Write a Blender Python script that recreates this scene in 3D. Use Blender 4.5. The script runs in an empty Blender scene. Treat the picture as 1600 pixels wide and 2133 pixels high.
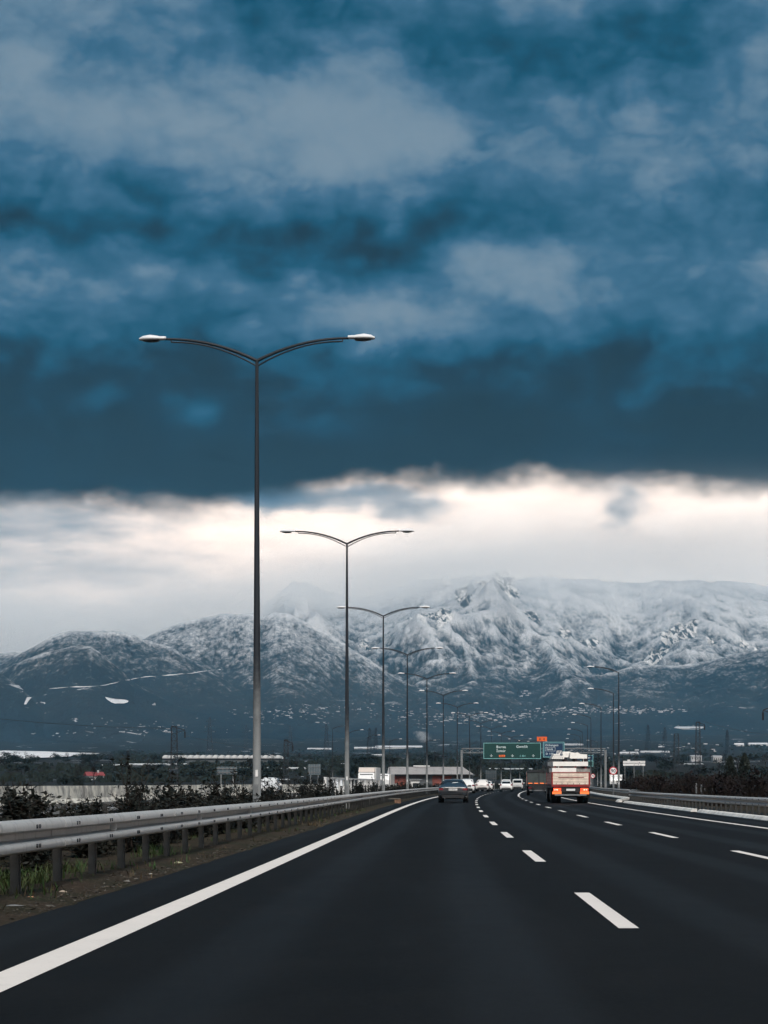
import bpy, math, random
import numpy as np
from mathutils import Vector, Matrix

random.seed(7)
RNG = np.random.default_rng(11)
SC = bpy.context.scene
COL = SC.collection
F = 3700.0            # focal length in photograph pixels (1600 x 2133)
HOR = 1630.0          # horizon row of the photograph
EYE = 1.0             # lens height above the datum at the car

def L(r, g, b):
    f = lambda c: (c/255/12.92) if c/255 <= .04045 else ((c/255+.055)/1.055)**2.4
    return (f(r), f(g), f(b))

# ------------------------------------------------------------------ camera
cam_d = bpy.data.cameras.new('camera'); cam = bpy.data.objects.new('camera', cam_d); COL.objects.link(cam)
cam_d.sensor_fit = 'VERTICAL'; cam_d.sensor_height = 36.0
cam_d.lens = F/2133*36.0
cam_d.shift_y = (HOR-1066.5)/2133
cam_d.clip_start = .1; cam_d.clip_end = 60000
cam.location = (0, 0, EYE); cam.rotation_euler = (math.radians(90), 0, 0)
SC.camera = cam

# ------------------------------------------------------------------ exposure, sampling
EXPO = 1.5
vs = SC.view_settings
vs.view_transform = 'Standard'; vs.look = 'None'; vs.exposure = EXPO; vs.gamma = 1; vs.use_curve_mapping = False
SC.render.engine = 'CYCLES'
cy = SC.cycles
cy.use_denoising = True; cy.use_adaptive_sampling = True; cy.adaptive_threshold = .03; cy.adaptive_min_samples = 20
cy.max_bounces = 6; cy.diffuse_bounces = 2; cy.glossy_bounces = 3; cy.transmission_bounces = 4
cy.volume_bounces = 3; cy.transparent_max_bounces = 8
cy.caustics_reflective = False; cy.caustics_refractive = False
KEXP = 2**EXPO

# ------------------------------------------------------------------ node helper
class NT:
    def __init__(s, tree): s.t = tree; s.n = tree.nodes; s.l = tree.links
    def new(s, typ, **kw):
        n = s.n.new(typ)
        for k, v in kw.items(): setattr(n, k, v)
        return n
    def put(s, sock, v):
        if v is None: return
        if hasattr(v, 'is_output') or hasattr(v, 'links'): s.l.new(v, sock)
        else:
            try: sock.default_value = v
            except Exception: sock.default_value = (*v, 1) if len(v) == 3 else v
    def m(s, op, a, b=None, c=None, clamp=False):
        n = s.new('ShaderNodeMath', operation=op); n.use_clamp = clamp
        for i, v in enumerate((a, b, c)):
            if v is not None: s.put(n.inputs[i], v)
        return n.outputs[0]
    def add(s, *a):
        r = a[0]
        for x in a[1:]: r = s.m('ADD', r, x)
        return r
    def mul(s, a, b): return s.m('MULTIPLY', a, b)
    def sub(s, a, b): return s.m('SUBTRACT', a, b)
    def smooth(s, x, e0, e1, to0=0., to1=1.):
        n = s.new('ShaderNodeMapRange', interpolation_type='SMOOTHSTEP')
        for k, v in zip((0, 1, 2, 3, 4), (x, e0, e1, to0, to1)): s.put(n.inputs[k], v)
        return n.outputs[0]
    def comb(s, x, y, z):
        n = s.new('ShaderNodeCombineXYZ')
        for i, v in enumerate((x, y, z)): s.put(n.inputs[i], v)
        return n.outputs[0]
    def noise(s, vec, scale, detail=4, rough=.5, dist=0., col=False):
        n = s.new('ShaderNodeTexNoise')
        s.put(n.inputs['Vector'], vec); s.put(n.inputs['Scale'], scale)
        n.inputs['Detail'].default_value = detail; n.inputs['Roughness'].default_value = rough; n.inputs['Distortion'].default_value = dist
        return n.outputs[1] if col else n.outputs[0]
    def ramp(s, fac, stops, interp='LINEAR'):
        n = s.new('ShaderNodeValToRGB'); cr = n.color_ramp; cr.interpolation = interp
        while len(cr.elements) > 1: cr.elements.remove(cr.elements[-1])
        for i, (p, c) in enumerate(stops):
            c = (c, c, c) if not hasattr(c, '__len__') else c
            e = cr.elements[0] if i == 0 else cr.elements.new(p)
            e.position = p; e.color = (*c[:3], 1)
        s.put(n.inputs[0], fac); return n.outputs[0]
    def mix(s, fac, a, b, blend='MIX'):
        n = s.new('ShaderNodeMixRGB', blend_type=blend)
        s.put(n.inputs[0], fac); s.put(n.inputs[1], a); s.put(n.inputs[2], b)
        return n.outputs[0]

# ------------------------------------------------------------------ world: storm clouds over a bright band
SUN_EL, SUN_AZ = math.radians(45), math.radians(169)     # azimuth from +Y (ahead) clockwise: behind the camera
world = bpy.data.worlds.new('World'); SC.world = world; world.use_nodes = True
def build_world():
    t = NT(world.node_tree); t.n.clear()
    out = t.new('ShaderNodeOutputWorld'); bg = t.new('ShaderNodeBackground')
    t.l.new(bg.outputs[0], out.inputs[0])
    tc = t.new('ShaderNodeTexCoord'); d = tc.outputs['Generated']
    sp = t.new('ShaderNodeSeparateXYZ'); t.l.new(d, sp.inputs[0])
    x, y, z = sp.outputs
    az = t.m('ARCTAN2', x, y)
    hz = t.m('SQRT', t.add(t.mul(x, x), t.mul(y, y)))
    el = t.m('ARCTAN2', z, hz)
    U0 = t.add(t.mul(az, 3.75), .80)                      # thousands of photograph pixels
    V0 = t.sub(1.63, t.mul(el, 3.83))
    # billow warp
    vec = t.comb(t.mul(x, 3.0), t.mul(y, 3.0), t.mul(z, 3.9))
    w = t.noise(vec, 2.4, 3, .55, .2, col=True)
    ws = t.new('ShaderNodeSeparateColor'); t.l.new(w, ws.inputs[0])
    w2 = t.noise(vec, 8.5, 3, .55, 0, col=True)
    ws2 = t.new('ShaderNodeSeparateColor'); t.l.new(w2, ws2.inputs[0])
    U = t.add(U0, t.mul(t.sub(ws.outputs[0], .5), .50), t.mul(t.sub(ws2.outputs[0], .5), .16))
    V = t.add(V0, t.mul(t.sub(ws.outputs[1], .5), .26), t.mul(t.sub(ws2.outputs[1], .5), .10))
    # brightness by height over the horizon (V runs downwards)
    prof = [(-9, .42), (-.4, .48), (0, .49), (.12, .49), (.22, .56), (.30, .56), (.38, .47), (.46, .37), (.53, .41), (.60, .52), (.67, .44), (.74, .22), (.82, .13), (.90, .075), (.97, .04)]
    lo, hi = -.5, 1.
    c = t.ramp(t.m('DIVIDE', t.sub(V, lo), hi-lo), [(max(0, (p-lo)/(hi-lo)), v) for p, v in prof if p >= lo], 'EASE')
    C = c
    blobs = [(.10, .435, .33, .06, -.17), (.20, .24, .26, .08, .14), (.80, .27, .20, .11, .20), (.55, .35, .10, .10, .09),
             (.70, .05, .20, .06, -.17), (1.28, .16, .30, .12, -.22), (.28, .05, .20, .07, .09), (1.38, .43, .26, .10, .13),
             (.80, .50, .28, .045, -.14), (.75, .615, .10, .045, .24), (.40, .58, .2, .05, .07), (1.05, .60, .12, .05, .08),
             (.20, .835, .05, .035, .16), (.41, .85, .08, .04, .20), (1.35, .86, .5, .09, -.06), (.68, .93, .09, .05, -.08), (.73, .87, .10, .04, .07),
             (1.5, .02, .2, .1, .08), (.02, .16, .12, .06, .1), (.95, .32, .07, .05, .12), (1.2, .55, .3, .07, .06)]
    for u0, v0, su, sv, a in blobs:
        du = t.m('DIVIDE', t.sub(U, u0), su); dv = t.m('DIVIDE', t.sub(V, v0), sv)
        g = t.m('EXPONENT', t.mul(t.add(t.mul(du, du), t.mul(dv, dv)), -1.))
        C = t.add(C, t.mul(g, a))
    fb = t.noise(t.comb(t.mul(x, 3.3), t.mul(y, 3.3), t.mul(z, 4.6)), 3.6, 6, .58, .15)
    fb2 = t.noise(t.comb(t.mul(x, 2.6), t.mul(y, 2.6), t.mul(z, 4.2)), 9., 4, .6, .1)
    damp = t.smooth(V, .72, .95, 1., .35)
    fc = t.noise(t.comb(t.add(t.mul(x, 2.9), 4.), t.mul(y, 2.9), t.mul(z, 4.4)), 4.2, 5, .55, .25)
    C = t.add(C, t.mul(t.mul(t.sub(t.smooth(fc, .44, .58), .5), .12), damp))
    C = t.add(C, t.mul(t.mul(t.sub(fb, .5), .50), damp), t.mul(t.mul(t.sub(t.m('ABSOLUTE', t.sub(fb2, .5)), .09), .75), damp))
    C = t.m('SMOOTH_MIN', t.m('MAXIMUM', t.add(.36, t.mul(t.sub(C, .38), 1.0)), .0), .66, .22)
    # lower edge of the dark deck, then the bright band down to the horizon
    edge = t.ramp(t.m('DIVIDE', t.add(U0, .4), 2.4, clamp=True),
                  [((u+.4)/2.4, v) for u, v in ((-.4, .78), (.0, .80), (.45, .80), (.56, .70), (.64, .60), (.9, .55), (1.12, .50), (1.2, .56), (1.3, .63), (1.6, .66), (2., .62))], 'EASE')
    edge = t.add(.836, t.mul(edge, .26))                    # .975 .. 1.05
    Vw = t.add(V0, t.mul(t.sub(ws2.outputs[2], .5), .07), t.mul(t.sub(fb2, .5), .06), t.mul(t.sub(ws.outputs[1], .5), .04))
    k = t.smooth(t.sub(Vw, edge), -.030, .036)
    streak = t.noise(t.comb(t.mul(x, 3.0), t.mul(y, 3.0), t.mul(z, 14.)), 4., 4, .6, .0)
    band = t.add(.95, t.mul(t.sub(streak, .5), .30))
    gl = lambda u0, v0, su, sv, a: t.mul(t.m('EXPONENT', t.mul(t.add(t.m('POWER', t.m('ABSOLUTE', t.m('DIVIDE', t.sub(U, u0), su)), 2.), t.m('POWER', t.m('ABSOLUTE', t.m('DIVIDE', t.sub(V, v0), sv)), 2.)), -1.)), a)
    band = t.add(band, gl(.80, 1.02, .12, .03, -.22), gl(.54, 1.02, .14, .045, -.42), gl(-.02, 1.13, .46, .16, -.15), gl(1.33, 1.03, .05, .035, -.22), gl(1.1, 1.10, .5, .08, .06), gl(.1, 1.36, .5, .10, -.09))
    RAMP = [(0, L(8, 26, 34)), (.10, L(9, 40, 57)), (.26, L(10, 78, 107)), (.42, L(60, 104, 134)), (.55, L(100, 129, 152)), (.68, L(128, 148, 164)), (.80, L(180, 178, 178)), (.92, L(238, 216, 200)), (1., L(252, 233, 218))]
    sky = t.mix(k, t.ramp(C, RAMP), t.ramp(band, RAMP))
    C = t.add(t.mul(C, t.sub(1., k)), t.mul(band, k))
    t.l.new(sky, bg.inputs[0]); t.l.new(t.mul(t.add(1., t.mul(k, t.smooth(band, .70, .96, 0., 1.1))), 1/KEXP), bg.inputs[1])
build_world()
world.cycles.sampling_method = 'MANUAL'; world.cycles.sample_map_resolution = 256

sun_d = bpy.data.lights.new('sun', 'SUN'); sun = bpy.data.objects.new('sun', sun_d); COL.objects.link(sun)
sun_d.energy = 1.5; sun_d.angle = math.radians(28); sun_d.color = (1., .955, .90)
to_sun = Vector((math.sin(SUN_AZ)*math.cos(SUN_EL), math.cos(SUN_AZ)*math.cos(SUN_EL), math.sin(SUN_EL)))
sun.rotation_euler = to_sun.to_track_quat('Z', 'Y').to_euler()

# ------------------------------------------------------------------ materials
MATS = {}
def mat(name, col, rough=.6, metal=0., spec=.4, var=.0, vscale=3., bump=0., bscale=30., emit=None, col2=None, coat=0.):
    """Principled material with a little procedural variation (dirt, fading)."""
    if name in MATS: return MATS[name]
    m = bpy.data.materials.new(name); m.use_nodes = True; MATS[name] = m
    t = NT(m.node_tree); p = t.n['Principled BSDF']
    p.inputs['Roughness'].default_value = rough; p.inputs['Metallic'].default_value = metal
    p.inputs['Specular IOR Level'].default_value = spec; p.inputs['Coat Weight'].default_value = coat
    tc = t.new('ShaderNodeTexCoord')
    if var or col2:
        n = t.noise(tc.outputs['Object'], vscale, 5, .6)
        c2 = col2 if col2 else tuple(c*(1-var) for c in col)
        k = t.smooth(n, .35, .68)
        t.l.new(t.mix(k, (*col, 1), (*c2, 1)), p.inputs['Base Color'])
    else: p.inputs['Base Color'].default_value = (*col, 1)
    if bump:
        b = t.new('ShaderNodeBump'); b.inputs['Strength'].default_value = bump; b.inputs['Distance'].default_value = .02
        t.l.new(t.noise(tc.outputs['Object'], bscale, 4, .6), b.inputs['Height']); t.l.new(b.outputs[0], p.inputs['Normal'])
    if emit:
        p.inputs['Emission Color'].default_value = (*emit[0], 1); p.inputs['Emission Strength'].default_value = emit[1]
    return m

def asphalt_mat():
    m = bpy.data.materials.new('asphalt'); m.use_nodes = True; MATS['asphalt'] = m
    t = NT(m.node_tree); p = t.n['Principled BSDF']; tc = t.new('ShaderNodeTexCoord'); o = tc.outputs['Object']
    A = lambda n: (lambda a: (setattr(a, 'attribute_name', n), a.outputs['Fac'])[1])(t.new('ShaderNodeAttribute'))
    off, dist = A('off'), A('dist')
    fine = t.noise(o, 90., 3, .7); mid = t.noise(o, .9, 6, .65)
    # polished wheel tracks, a slightly darker oil strip in mid lane, long paver seams
    wob = t.add(off, t.mul(t.sub(t.noise(t.comb(0., t.mul(dist, .05), 0.), 1., 2, .5), .5), .5))
    u = t.m('FRACT', t.m('DIVIDE', t.add(wob, 7.02), 3.45)); c = t.m('ABSOLUTE', t.sub(u, .5))
    track = t.mul(t.smooth(c, .10, .20), t.smooth(c, .36, .27)); oil = t.smooth(c, .09, .0)
    patch = t.smooth(t.noise(t.comb(t.mul(off, .5), t.mul(dist, .07), 2.), 1., 4, .6), .52, .60)
    seam = t.smooth(t.m('ABSOLUTE', t.sub(off, t.add(.62, t.mul(t.sub(t.noise(t.comb(0., dist, 0.), .8, 3, .6), .5), .06)))), .018, .004)
    stain = t.smooth(t.noise(t.comb(t.mul(off, 1.6), t.mul(dist, .5), 7.), 1., 5, .65), .64, .74)
    grain = t.noise(o, 26., 3, .75)
    v = t.add(t.mul(t.sub(fine, .5), .016), t.mul(t.sub(grain, .5), .018), t.mul(t.sub(mid, .5), .009), t.mul(track, .0034), t.mul(oil, -.0012), t.mul(patch, .0020), t.mul(seam, -.003), t.mul(stain, -.0020), .0047)
    v = t.m('MAXIMUM', v, .0015)
    col = t.mix(1., (.88, 1.0, 1.12, 1), v, 'MULTIPLY')
    chips = t.smooth(t.noise(o, 170., 2, .5), .72, .80)
    col = t.mix(t.mul(chips, .7), col, (.09, .10, .105, 1))
    t.l.new(col, p.inputs['Base Color'])
    t.l.new(t.add(.74, t.mul(mid, .2), t.mul(track, -.10)), p.inputs['Roughness']); p.inputs['Specular IOR Level'].default_value = .12
    b = t.new('ShaderNodeBump'); b.inputs['Strength'].default_value = .4; b.inputs['Distance'].default_value = .006
    t.l.new(fine, b.inputs['Height']); t.l.new(b.outputs[0], p.inputs['Normal'])
asphalt_mat()

def paint_mat():
    m = bpy.data.materials.new('road_paint'); m.use_nodes = True; MATS['road_paint'] = m
    t = NT(m.node_tree); p = t.n['Principled BSDF']; tc = t.new('ShaderNodeTexCoord'); o = tc.outputs['Object']
    wear = t.add(t.smooth(t.noise(o, 30., 6, .75), .56, .74), t.mul(t.smooth(t.noise(o, 3., 5, .7), .55, .8), .5)); dirt = t.noise(o, 1.7, 5, .6)
    col = t.mix(t.mul(wear, .34), t.mix(dirt, (.84, .76, .69, 1), (.70, .63, .57, 1)), (.12, .12, .125, 1))
    t.l.new(col, p.inputs['Base Color']); p.inputs['Roughness'].default_value = .65
paint_mat()

def ground_mat():
    m = bpy.data.materials.new('field_ground'); m.use_nodes = True; MATS['field_ground'] = m
    t = NT(m.node_tree); p = t.n['Principled BSDF']; g = t.new('ShaderNodeNewGeometry'); o = g.outputs['Position']
    sx = t.new('ShaderNodeSeparateXYZ'); t.l.new(o, sx.inputs[0])
    a = t.noise(o, .006, 6, .6); b = t.noise(o, .09, 5, .65)
    soil = t.mix(a, (.010, .012, .015, 1), (.026, .024, .025, 1)); soil = t.mix(t.mul(b, .7), soil, (.013, .018, .015, 1))
    # thin snow left in the furrows and on flat plots
    st = t.noise(t.comb(t.mul(sx.outputs[0], .0030), t.mul(sx.outputs[1], .006), 0.), 4., 6, .62, .6)
    far = t.smooth(sx.outputs[1], 350., 1100.)
    snow = t.mul(t.smooth(st, .63, .67), t.mul(far, t.smooth(t.noise(o, .03, 4, .7), .38, .55)))
    t.l.new(t.mix(t.mul(snow, .8), soil, (.62, .64, .68, 1)), p.inputs['Base Color'])
    p.inputs['Roughness'].default_value = .95; p.inputs['Specular IOR Level'].default_value = .1
ground_mat()

def mountain_mat():
    m = bpy.data.materials.new('snowy_forest'); m.use_nodes = True; MATS['snowy_forest'] = m
    t = NT(m.node_tree); p = t.n['Principled BSDF']; g = t.new('ShaderNodeNewGeometry'); o = g.outputs['Position']
    s = t.new('ShaderNodeSeparateXYZ'); t.l.new(o, s.inputs[0])
    n = t.new('ShaderNodeSeparateXYZ'); t.l.new(g.outputs['Normal'], n.inputs[0])
    big = t.noise(o, 1/600, 5, .6); mid = t.noise(o, 1/150, 5, .62)
    tree = t.noise(t.comb(s.outputs[0], t.mul(s.outputs[1], .5), t.mul(s.outputs[2], .55)), 1/15, 3, .7)
    tree2 = t.noise(t.comb(s.outputs[0], t.mul(s.outputs[1], .5), t.mul(s.outputs[2], .5)), 1/42, 4, .65)
    alt = t.m('DIVIDE', t.sub(s.outputs[2], 300.), 560.)
    gu = t.new('ShaderNodeAttribute'); gu.attribute_name = 'relief'
    cover = t.add(t.mul(alt, .68), t.mul(t.sub(big, .5), .40), t.mul(t.sub(mid, .5), .20), t.mul(gu.outputs['Fac'], .19), -.04)
    sel = t.add(t.mul(t.sub(tree, .5), .95), t.mul(t.sub(tree2, .5), .42), cover)
    snow = t.smooth(sel, .0, .66)
    forest = t.mix(t.smooth(big, .3, .7), (.014, .021, .027, 1), (.030, .034, .036, 1))
    white = t.mix(t.smooth(mid, .3, .7), (.54, .55, .57, 1), (.78, .77, .77, 1))
    col = t.mix(t.mul(snow, .80), forest, white)
    # crags: bare rock and plastered snow in sharp streaks
    ca = t.new('ShaderNodeAttribute'); ca.attribute_name = 'crag'
    cz = t.smooth(t.add(ca.outputs['Fac'], t.mul(t.sub(mid, .5), .9), t.mul(t.sub(tree2, .5), .9)), .28, .50)
    st = t.noise(t.comb(t.add(s.outputs[0], t.mul(s.outputs[2], .5)), t.mul(s.outputs[1], .3), t.mul(s.outputs[2], .35)), 1/28, 5, .7, .8)
    crag = t.mix(t.smooth(st, .46, .54), (.020, .030, .040, 1), (.84, .80, .76, 1))
    col = t.mix(t.mul(cz, .85), col, crag)
    # small cleared plots lying white low on the slope
    pl = t.noise(t.comb(t.mul(s.outputs[0], 1.), t.mul(s.outputs[1], .30), t.mul(s.outputs[2], 4.)), 1/95, 4, .6, 1.)
    low = t.mul(t.smooth(s.outputs[2], 60., 140.), t.smooth(s.outputs[2], 330., 210.))
    plots = t.mul(t.smooth(pl, .665, .69), t.mul(low, t.smooth(big, .42, .56)))
    col = t.mix(t.mul(plots, .85), col, (.66, .66, .67, 1))
    t.l.new(col, p.inputs['Base Color']); p.inputs['Roughness'].default_value = .95; p.inputs['Specular IOR Level'].default_value = .05
    b = t.new('ShaderNodeBump'); b.inputs['Strength'].default_value = .8; b.inputs['Distance'].default_value = 8.
    t.l.new(t.add(t.mul(tree2, .8), t.mul(tree, .7)), b.inputs['Height']); t.l.new(b.outputs[0], p.inputs['Normal'])
mountain_mat()

def verge_mat():
    m = bpy.data.materials.new('verge_soil'); m.use_nodes = True; MATS['verge_soil'] = m
    t = NT(m.node_tree); p = t.n['Principled BSDF']; tc = t.new('ShaderNodeTexCoord'); o = tc.outputs['Object']
    a = t.noise(o, 1.2, 6, .65); b = t.noise(o, 14., 5, .7)
    col = t.mix(t.smooth(a, .35, .7), (.040, .029, .021, 1), (.022, .024, .014, 1))
    col = t.mix(t.smooth(b, .5, .75), col, (.085, .066, .048, 1))
    col = t.mix(t.smooth(t.noise(o, 60., 3, .7), .66, .72), col, (.09, .08, .065, 1))
    t.l.new(col, p.inputs['Base Color']); p.inputs['Roughness'].default_value = .95; p.inputs['Specular IOR Level'].default_value = .1
    bm = t.new('ShaderNodeBump'); bm.inputs['Strength'].default_value = .8; bm.inputs['Distance'].default_value = .05
    t.l.new(b, bm.inputs['Height']); t.l.new(bm.outputs[0], p.inputs['Normal'])
verge_mat()

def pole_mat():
    """Painted steel: backlit dark above and a paler foot, the light put into the colour."""
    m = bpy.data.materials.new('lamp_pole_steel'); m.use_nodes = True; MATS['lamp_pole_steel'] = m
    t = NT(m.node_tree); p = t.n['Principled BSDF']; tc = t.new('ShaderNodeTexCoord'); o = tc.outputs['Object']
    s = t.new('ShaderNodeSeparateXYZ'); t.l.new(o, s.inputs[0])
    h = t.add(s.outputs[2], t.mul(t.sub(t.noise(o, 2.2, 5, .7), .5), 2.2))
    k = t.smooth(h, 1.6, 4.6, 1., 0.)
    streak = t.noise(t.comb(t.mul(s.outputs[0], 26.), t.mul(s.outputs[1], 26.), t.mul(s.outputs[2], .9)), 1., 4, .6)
    lit_foot = t.mix(streak, (.15, .165, .17, 1), (.28, .285, .28, 1))
    t.l.new(t.mix(k, (.014, .018, .024, 1), lit_foot), p.inputs['Base Color'])  # silhouette dark fading to a lighter foot: light painted in by height
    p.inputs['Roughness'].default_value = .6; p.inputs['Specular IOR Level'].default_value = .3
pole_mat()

def rail_mat():
    m = bpy.data.materials.new('galvanised_rail'); m.use_nodes = True; MATS['galvanised_rail'] = m
    t = NT(m.node_tree); p = t.n['Principled BSDF']; tc = t.new('ShaderNodeTexCoord'); o = tc.outputs['Object']
    a = t.noise(o, 1.4, 6, .65); b = t.noise(o, 40., 3, .6)
    s = t.new('ShaderNodeSeparateXYZ'); t.l.new(o, s.inputs[0])
    run = t.noise(t.comb(t.mul(s.outputs[0], 3.), t.mul(s.outputs[1], 3.), t.mul(s.outputs[2], .8)), 3.5, 4, .6)
    col = t.mix(a, (.36, .352, .34, 1), (.54, .525, .505, 1)); col = t.mix(t.mul(t.smooth(run, .52, .72), .5), col, (.22, .21, .20, 1))
    col = t.mix(t.mul(t.smooth(b, .6, .75), .35), col, (.2, .19, .18, 1))
    t.l.new(col, p.inputs['Base Color']); p.inputs['Metallic'].default_value = .25; p.inputs['Roughness'].default_value = .55
rail_mat()

DARK = mat('dark_steel', (.02, .023, .028), .55, .3, .4)
BLACK = mat('black_rubber', (.008, .008, .009), .8, 0, .2)
WHITE = mat('white_paint', (.70, .69, .67), .5, var=.15)
LAMPW = mat('lamp_white', (.72, .72, .73), .45, var=.1)
LENS = mat('lamp_lens', (.05, .055, .06), .25, 0, .5)
GREY = mat('grey_steel', (.20, .21, .215), .5, .3, .4, var=.3, vscale=5.)
POSTM = mat('post_steel', (.045, .047, .047), .65, .2, .25, var=.5, vscale=6., col2=(.024, .022, .019))
CARW = mat('white_car_paint', (.74, .73, .71), .25, 0, .5, coat=.6, var=.06)
CARG = mat('grey_car_paint', (.014, .018, .023), .3, .0, .5, coat=.4)
GLASS = mat('dark_glass', (.012, .016, .02), .08, 0, .6)
CHROME = mat('chrome', (.62, .62, .62), .18, 1.)
PLATE = mat('number_plate', (.65, .65, .64), .5)
REDL = mat('red_lens', (.16, .008, .016), .2, 0, .5)
TRIM = mat('black_trim', (.014, .015, .017), .55)
CONC = mat('pale_concrete', (.80, .76, .67), .9, 0, .1, vscale=1.1, bump=.3, col2=(.26, .25, .23))
KERB = mat('kerb_white', (.80, .77, .72), .8, 0, .2, var=.3, vscale=2., bump=.2)
SNOW = mat('snow', (.74, .72, .71), .9, 0, .1, var=.12, vscale=.02)
SNOWR = mat('snow_roof', (.56, .56, .57), .9, 0, .1, var=.1)

# ------------------------------------------------------------------ mesh builder
class MB:
    def __init__(s): s.v = []; s.f = []; s.mi = []; s.cur = 0
    def mat(s, i): s.cur = i; return s
    def face(s, idx): s.f.append(tuple(idx)); s.mi.append(s.cur)
    def poly(s, pts):
        b = len(s.v); s.v += [tuple(p) for p in pts]; s.face(range(b, b+len(pts))); return s
    def box(s, c, sz, rz=0., M=None):
        b = len(s.v); cx, cy_, cz = c; hx, hy, hz = sz[0]/2, sz[1]/2, sz[2]/2
        cr, sr = math.cos(rz), math.sin(rz)
        for dz in (-hz, hz):
            for dx, dy in ((-hx, -hy), (hx, -hy), (hx, hy), (-hx, hy)):
                p = (cx+dx*cr-dy*sr, cy_+dx*sr+dy*cr, cz+dz)
                s.v.append(tuple(M @ Vector(p)) if M else p)
        for q in ((3, 2, 1, 0), (4, 5, 6, 7), (0, 1, 5, 4), (1, 2, 6, 5), (2, 3, 7, 6), (3, 0, 4, 7)): s.face(b+i for i in q)
        return s
    def bar(s, p, q, w, h=None):
        """rectangular bar from p to q"""
        p, q = Vector(p), Vector(q); h = h or w
        d = (q-p); 
        if d.length < 1e-6: return s
        d.normalize(); up = Vector((0, 0, 1)) if abs(d.z) < .95 else Vector((1, 0, 0))
        a = d.cross(up).normalized()*(w/2); c = a.cross(d).normalized()*(h/2)
        b = len(s.v)
        for e in (p, q):
            for k in (a+c, -a+c, -a-c, a-c): s.v.append(tuple(e+k))
        for i in range(4): s.face((b+i, b+(i+1) % 4, b+4+(i+1) % 4, b+4+i))
        s.face((b+3, b+2, b+1, b)); s.face((b+4, b+5, b+6, b+7)); return s
    def loft(s, rings, cap=True, closed=True):
        b = len(s.v); n = len(rings[0])
        for r in rings: s.v += [tuple(p) for p in r]
        for i in range(len(rings)-1):
            for j in range(n if closed else n-1):
                k = (j+1) % n
                s.face((b+i*n+j, b+i*n+k, b+(i+1)*n+k, b+(i+1)*n+j))
        if cap:
            s.face(b+j for j in reversed(range(n))); s.face(b+(len(rings)-1)*n+j for j in range(n))
        return s
    def tube(s, pts, rad, n=8, cap=True):
        pts = [Vector(p) for p in pts]; rad = [rad]*len(pts) if not hasattr(rad, '__len__') else rad
        rings = []; prev = None
        for i, p in enumerate(pts):
            d = (pts[min(i+1, len(pts)-1)]-pts[max(i-1, 0)]).normalized()
            up = Vector((0, 0, 1)) if abs(d.z) < .9 else Vector((1, 0, 0))
            if prev is not None and (prev-d*prev.dot(d)).length > .1: a = (prev-d*prev.dot(d)).normalized()
            else: a = d.cross(up).normalized()
            prev = a; c = d.cross(a)
            rings.append([p+(a*math.cos(2*math.pi*j/n)+c*math.sin(2*math.pi*j/n))*rad[i] for j in range(n)])
        return s.loft(rings, cap)
    def disc(s, c, r, axis='y', n=20, th=.01):
        ax = {'x': Vector((1, 0, 0)), 'y': Vector((0, 1, 0)), 'z': Vector((0, 0, 1))}[axis]; c = Vector(c)
        return s.tube([c-ax*th/2, c+ax*th/2], r, n)
    def build(s, name, mats, parent=None, smooth=0., M=None):
        me = bpy.data.meshes.new(name); me.from_pydata(s.v, [], s.f)
        mats = mats if isinstance(mats, (list, tuple)) else [mats]
        for m in mats: me.materials.append(MATS[m] if isinstance(m, str) else m)
        if len(mats) > 1: me.polygons.foreach_set('material_index', s.mi)
        if smooth:
            me.shade_smooth()
            try: me.set_sharp_from_angle(angle=math.radians(smooth))
            except Exception: pass
        for k, vals in getattr(s, 'attr', {}).items():
            at = me.attributes.new(k, 'FLOAT', 'POINT'); at.data.foreach_set('value', vals)
        me.update()
        o = bpy.data.objects.new(name, me); COL.objects.link(o)
        if parent is not None: o.parent = parent
        return o

def tag(o, label=None, cat=None, group=None, kind=None):
    if label: o['label'] = label
    if cat: o['category'] = cat
    if group: o['group'] = group
    if kind: o['kind'] = kind
    return o
def empty(name, loc, rz=0., label=None, cat=None, group=None):
    o = bpy.data.objects.new(name, None); COL.objects.link(o); o.location = loc; o.rotation_euler = (0, 0, rz); o.empty_display_size = .3
    return tag(o, label, cat, group)
def copy_tree(o, parent=None):
    c = o.copy(); COL.objects.link(c)
    if parent is not None: c.parent = parent
    for ch in list(o.children): copy_tree(ch, c)
    return c
def np_mesh(name, V, Fq, material, smooth=True):
    me = bpy.data.meshes.new(name); nv, nf, k = len(V), len(Fq), Fq.shape[1]
    me.vertices.add(nv); me.vertices.foreach_set('co', V.astype(np.float32).ravel())
    me.loops.add(nf*k); me.loops.foreach_set('vertex_index', Fq.astype(np.int32).ravel())
    me.polygons.add(nf); me.polygons.foreach_set('loop_start', np.arange(0, nf*k, k, dtype=np.int32))
    me.update(calc_edges=True); me.materials.append(MATS[material] if isinstance(material, str) else material)
    if smooth: me.shade_smooth()
    o = bpy.data.objects.new(name, me); COL.objects.link(o); return o
def grid_faces(nu, nv):
    i = np.arange(nu-1)[:, None]*nv+np.arange(nv-1)[None, :]
    return np.stack([i, i+1, i+nv+1, i+nv], -1).reshape(-1, 4)

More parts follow.
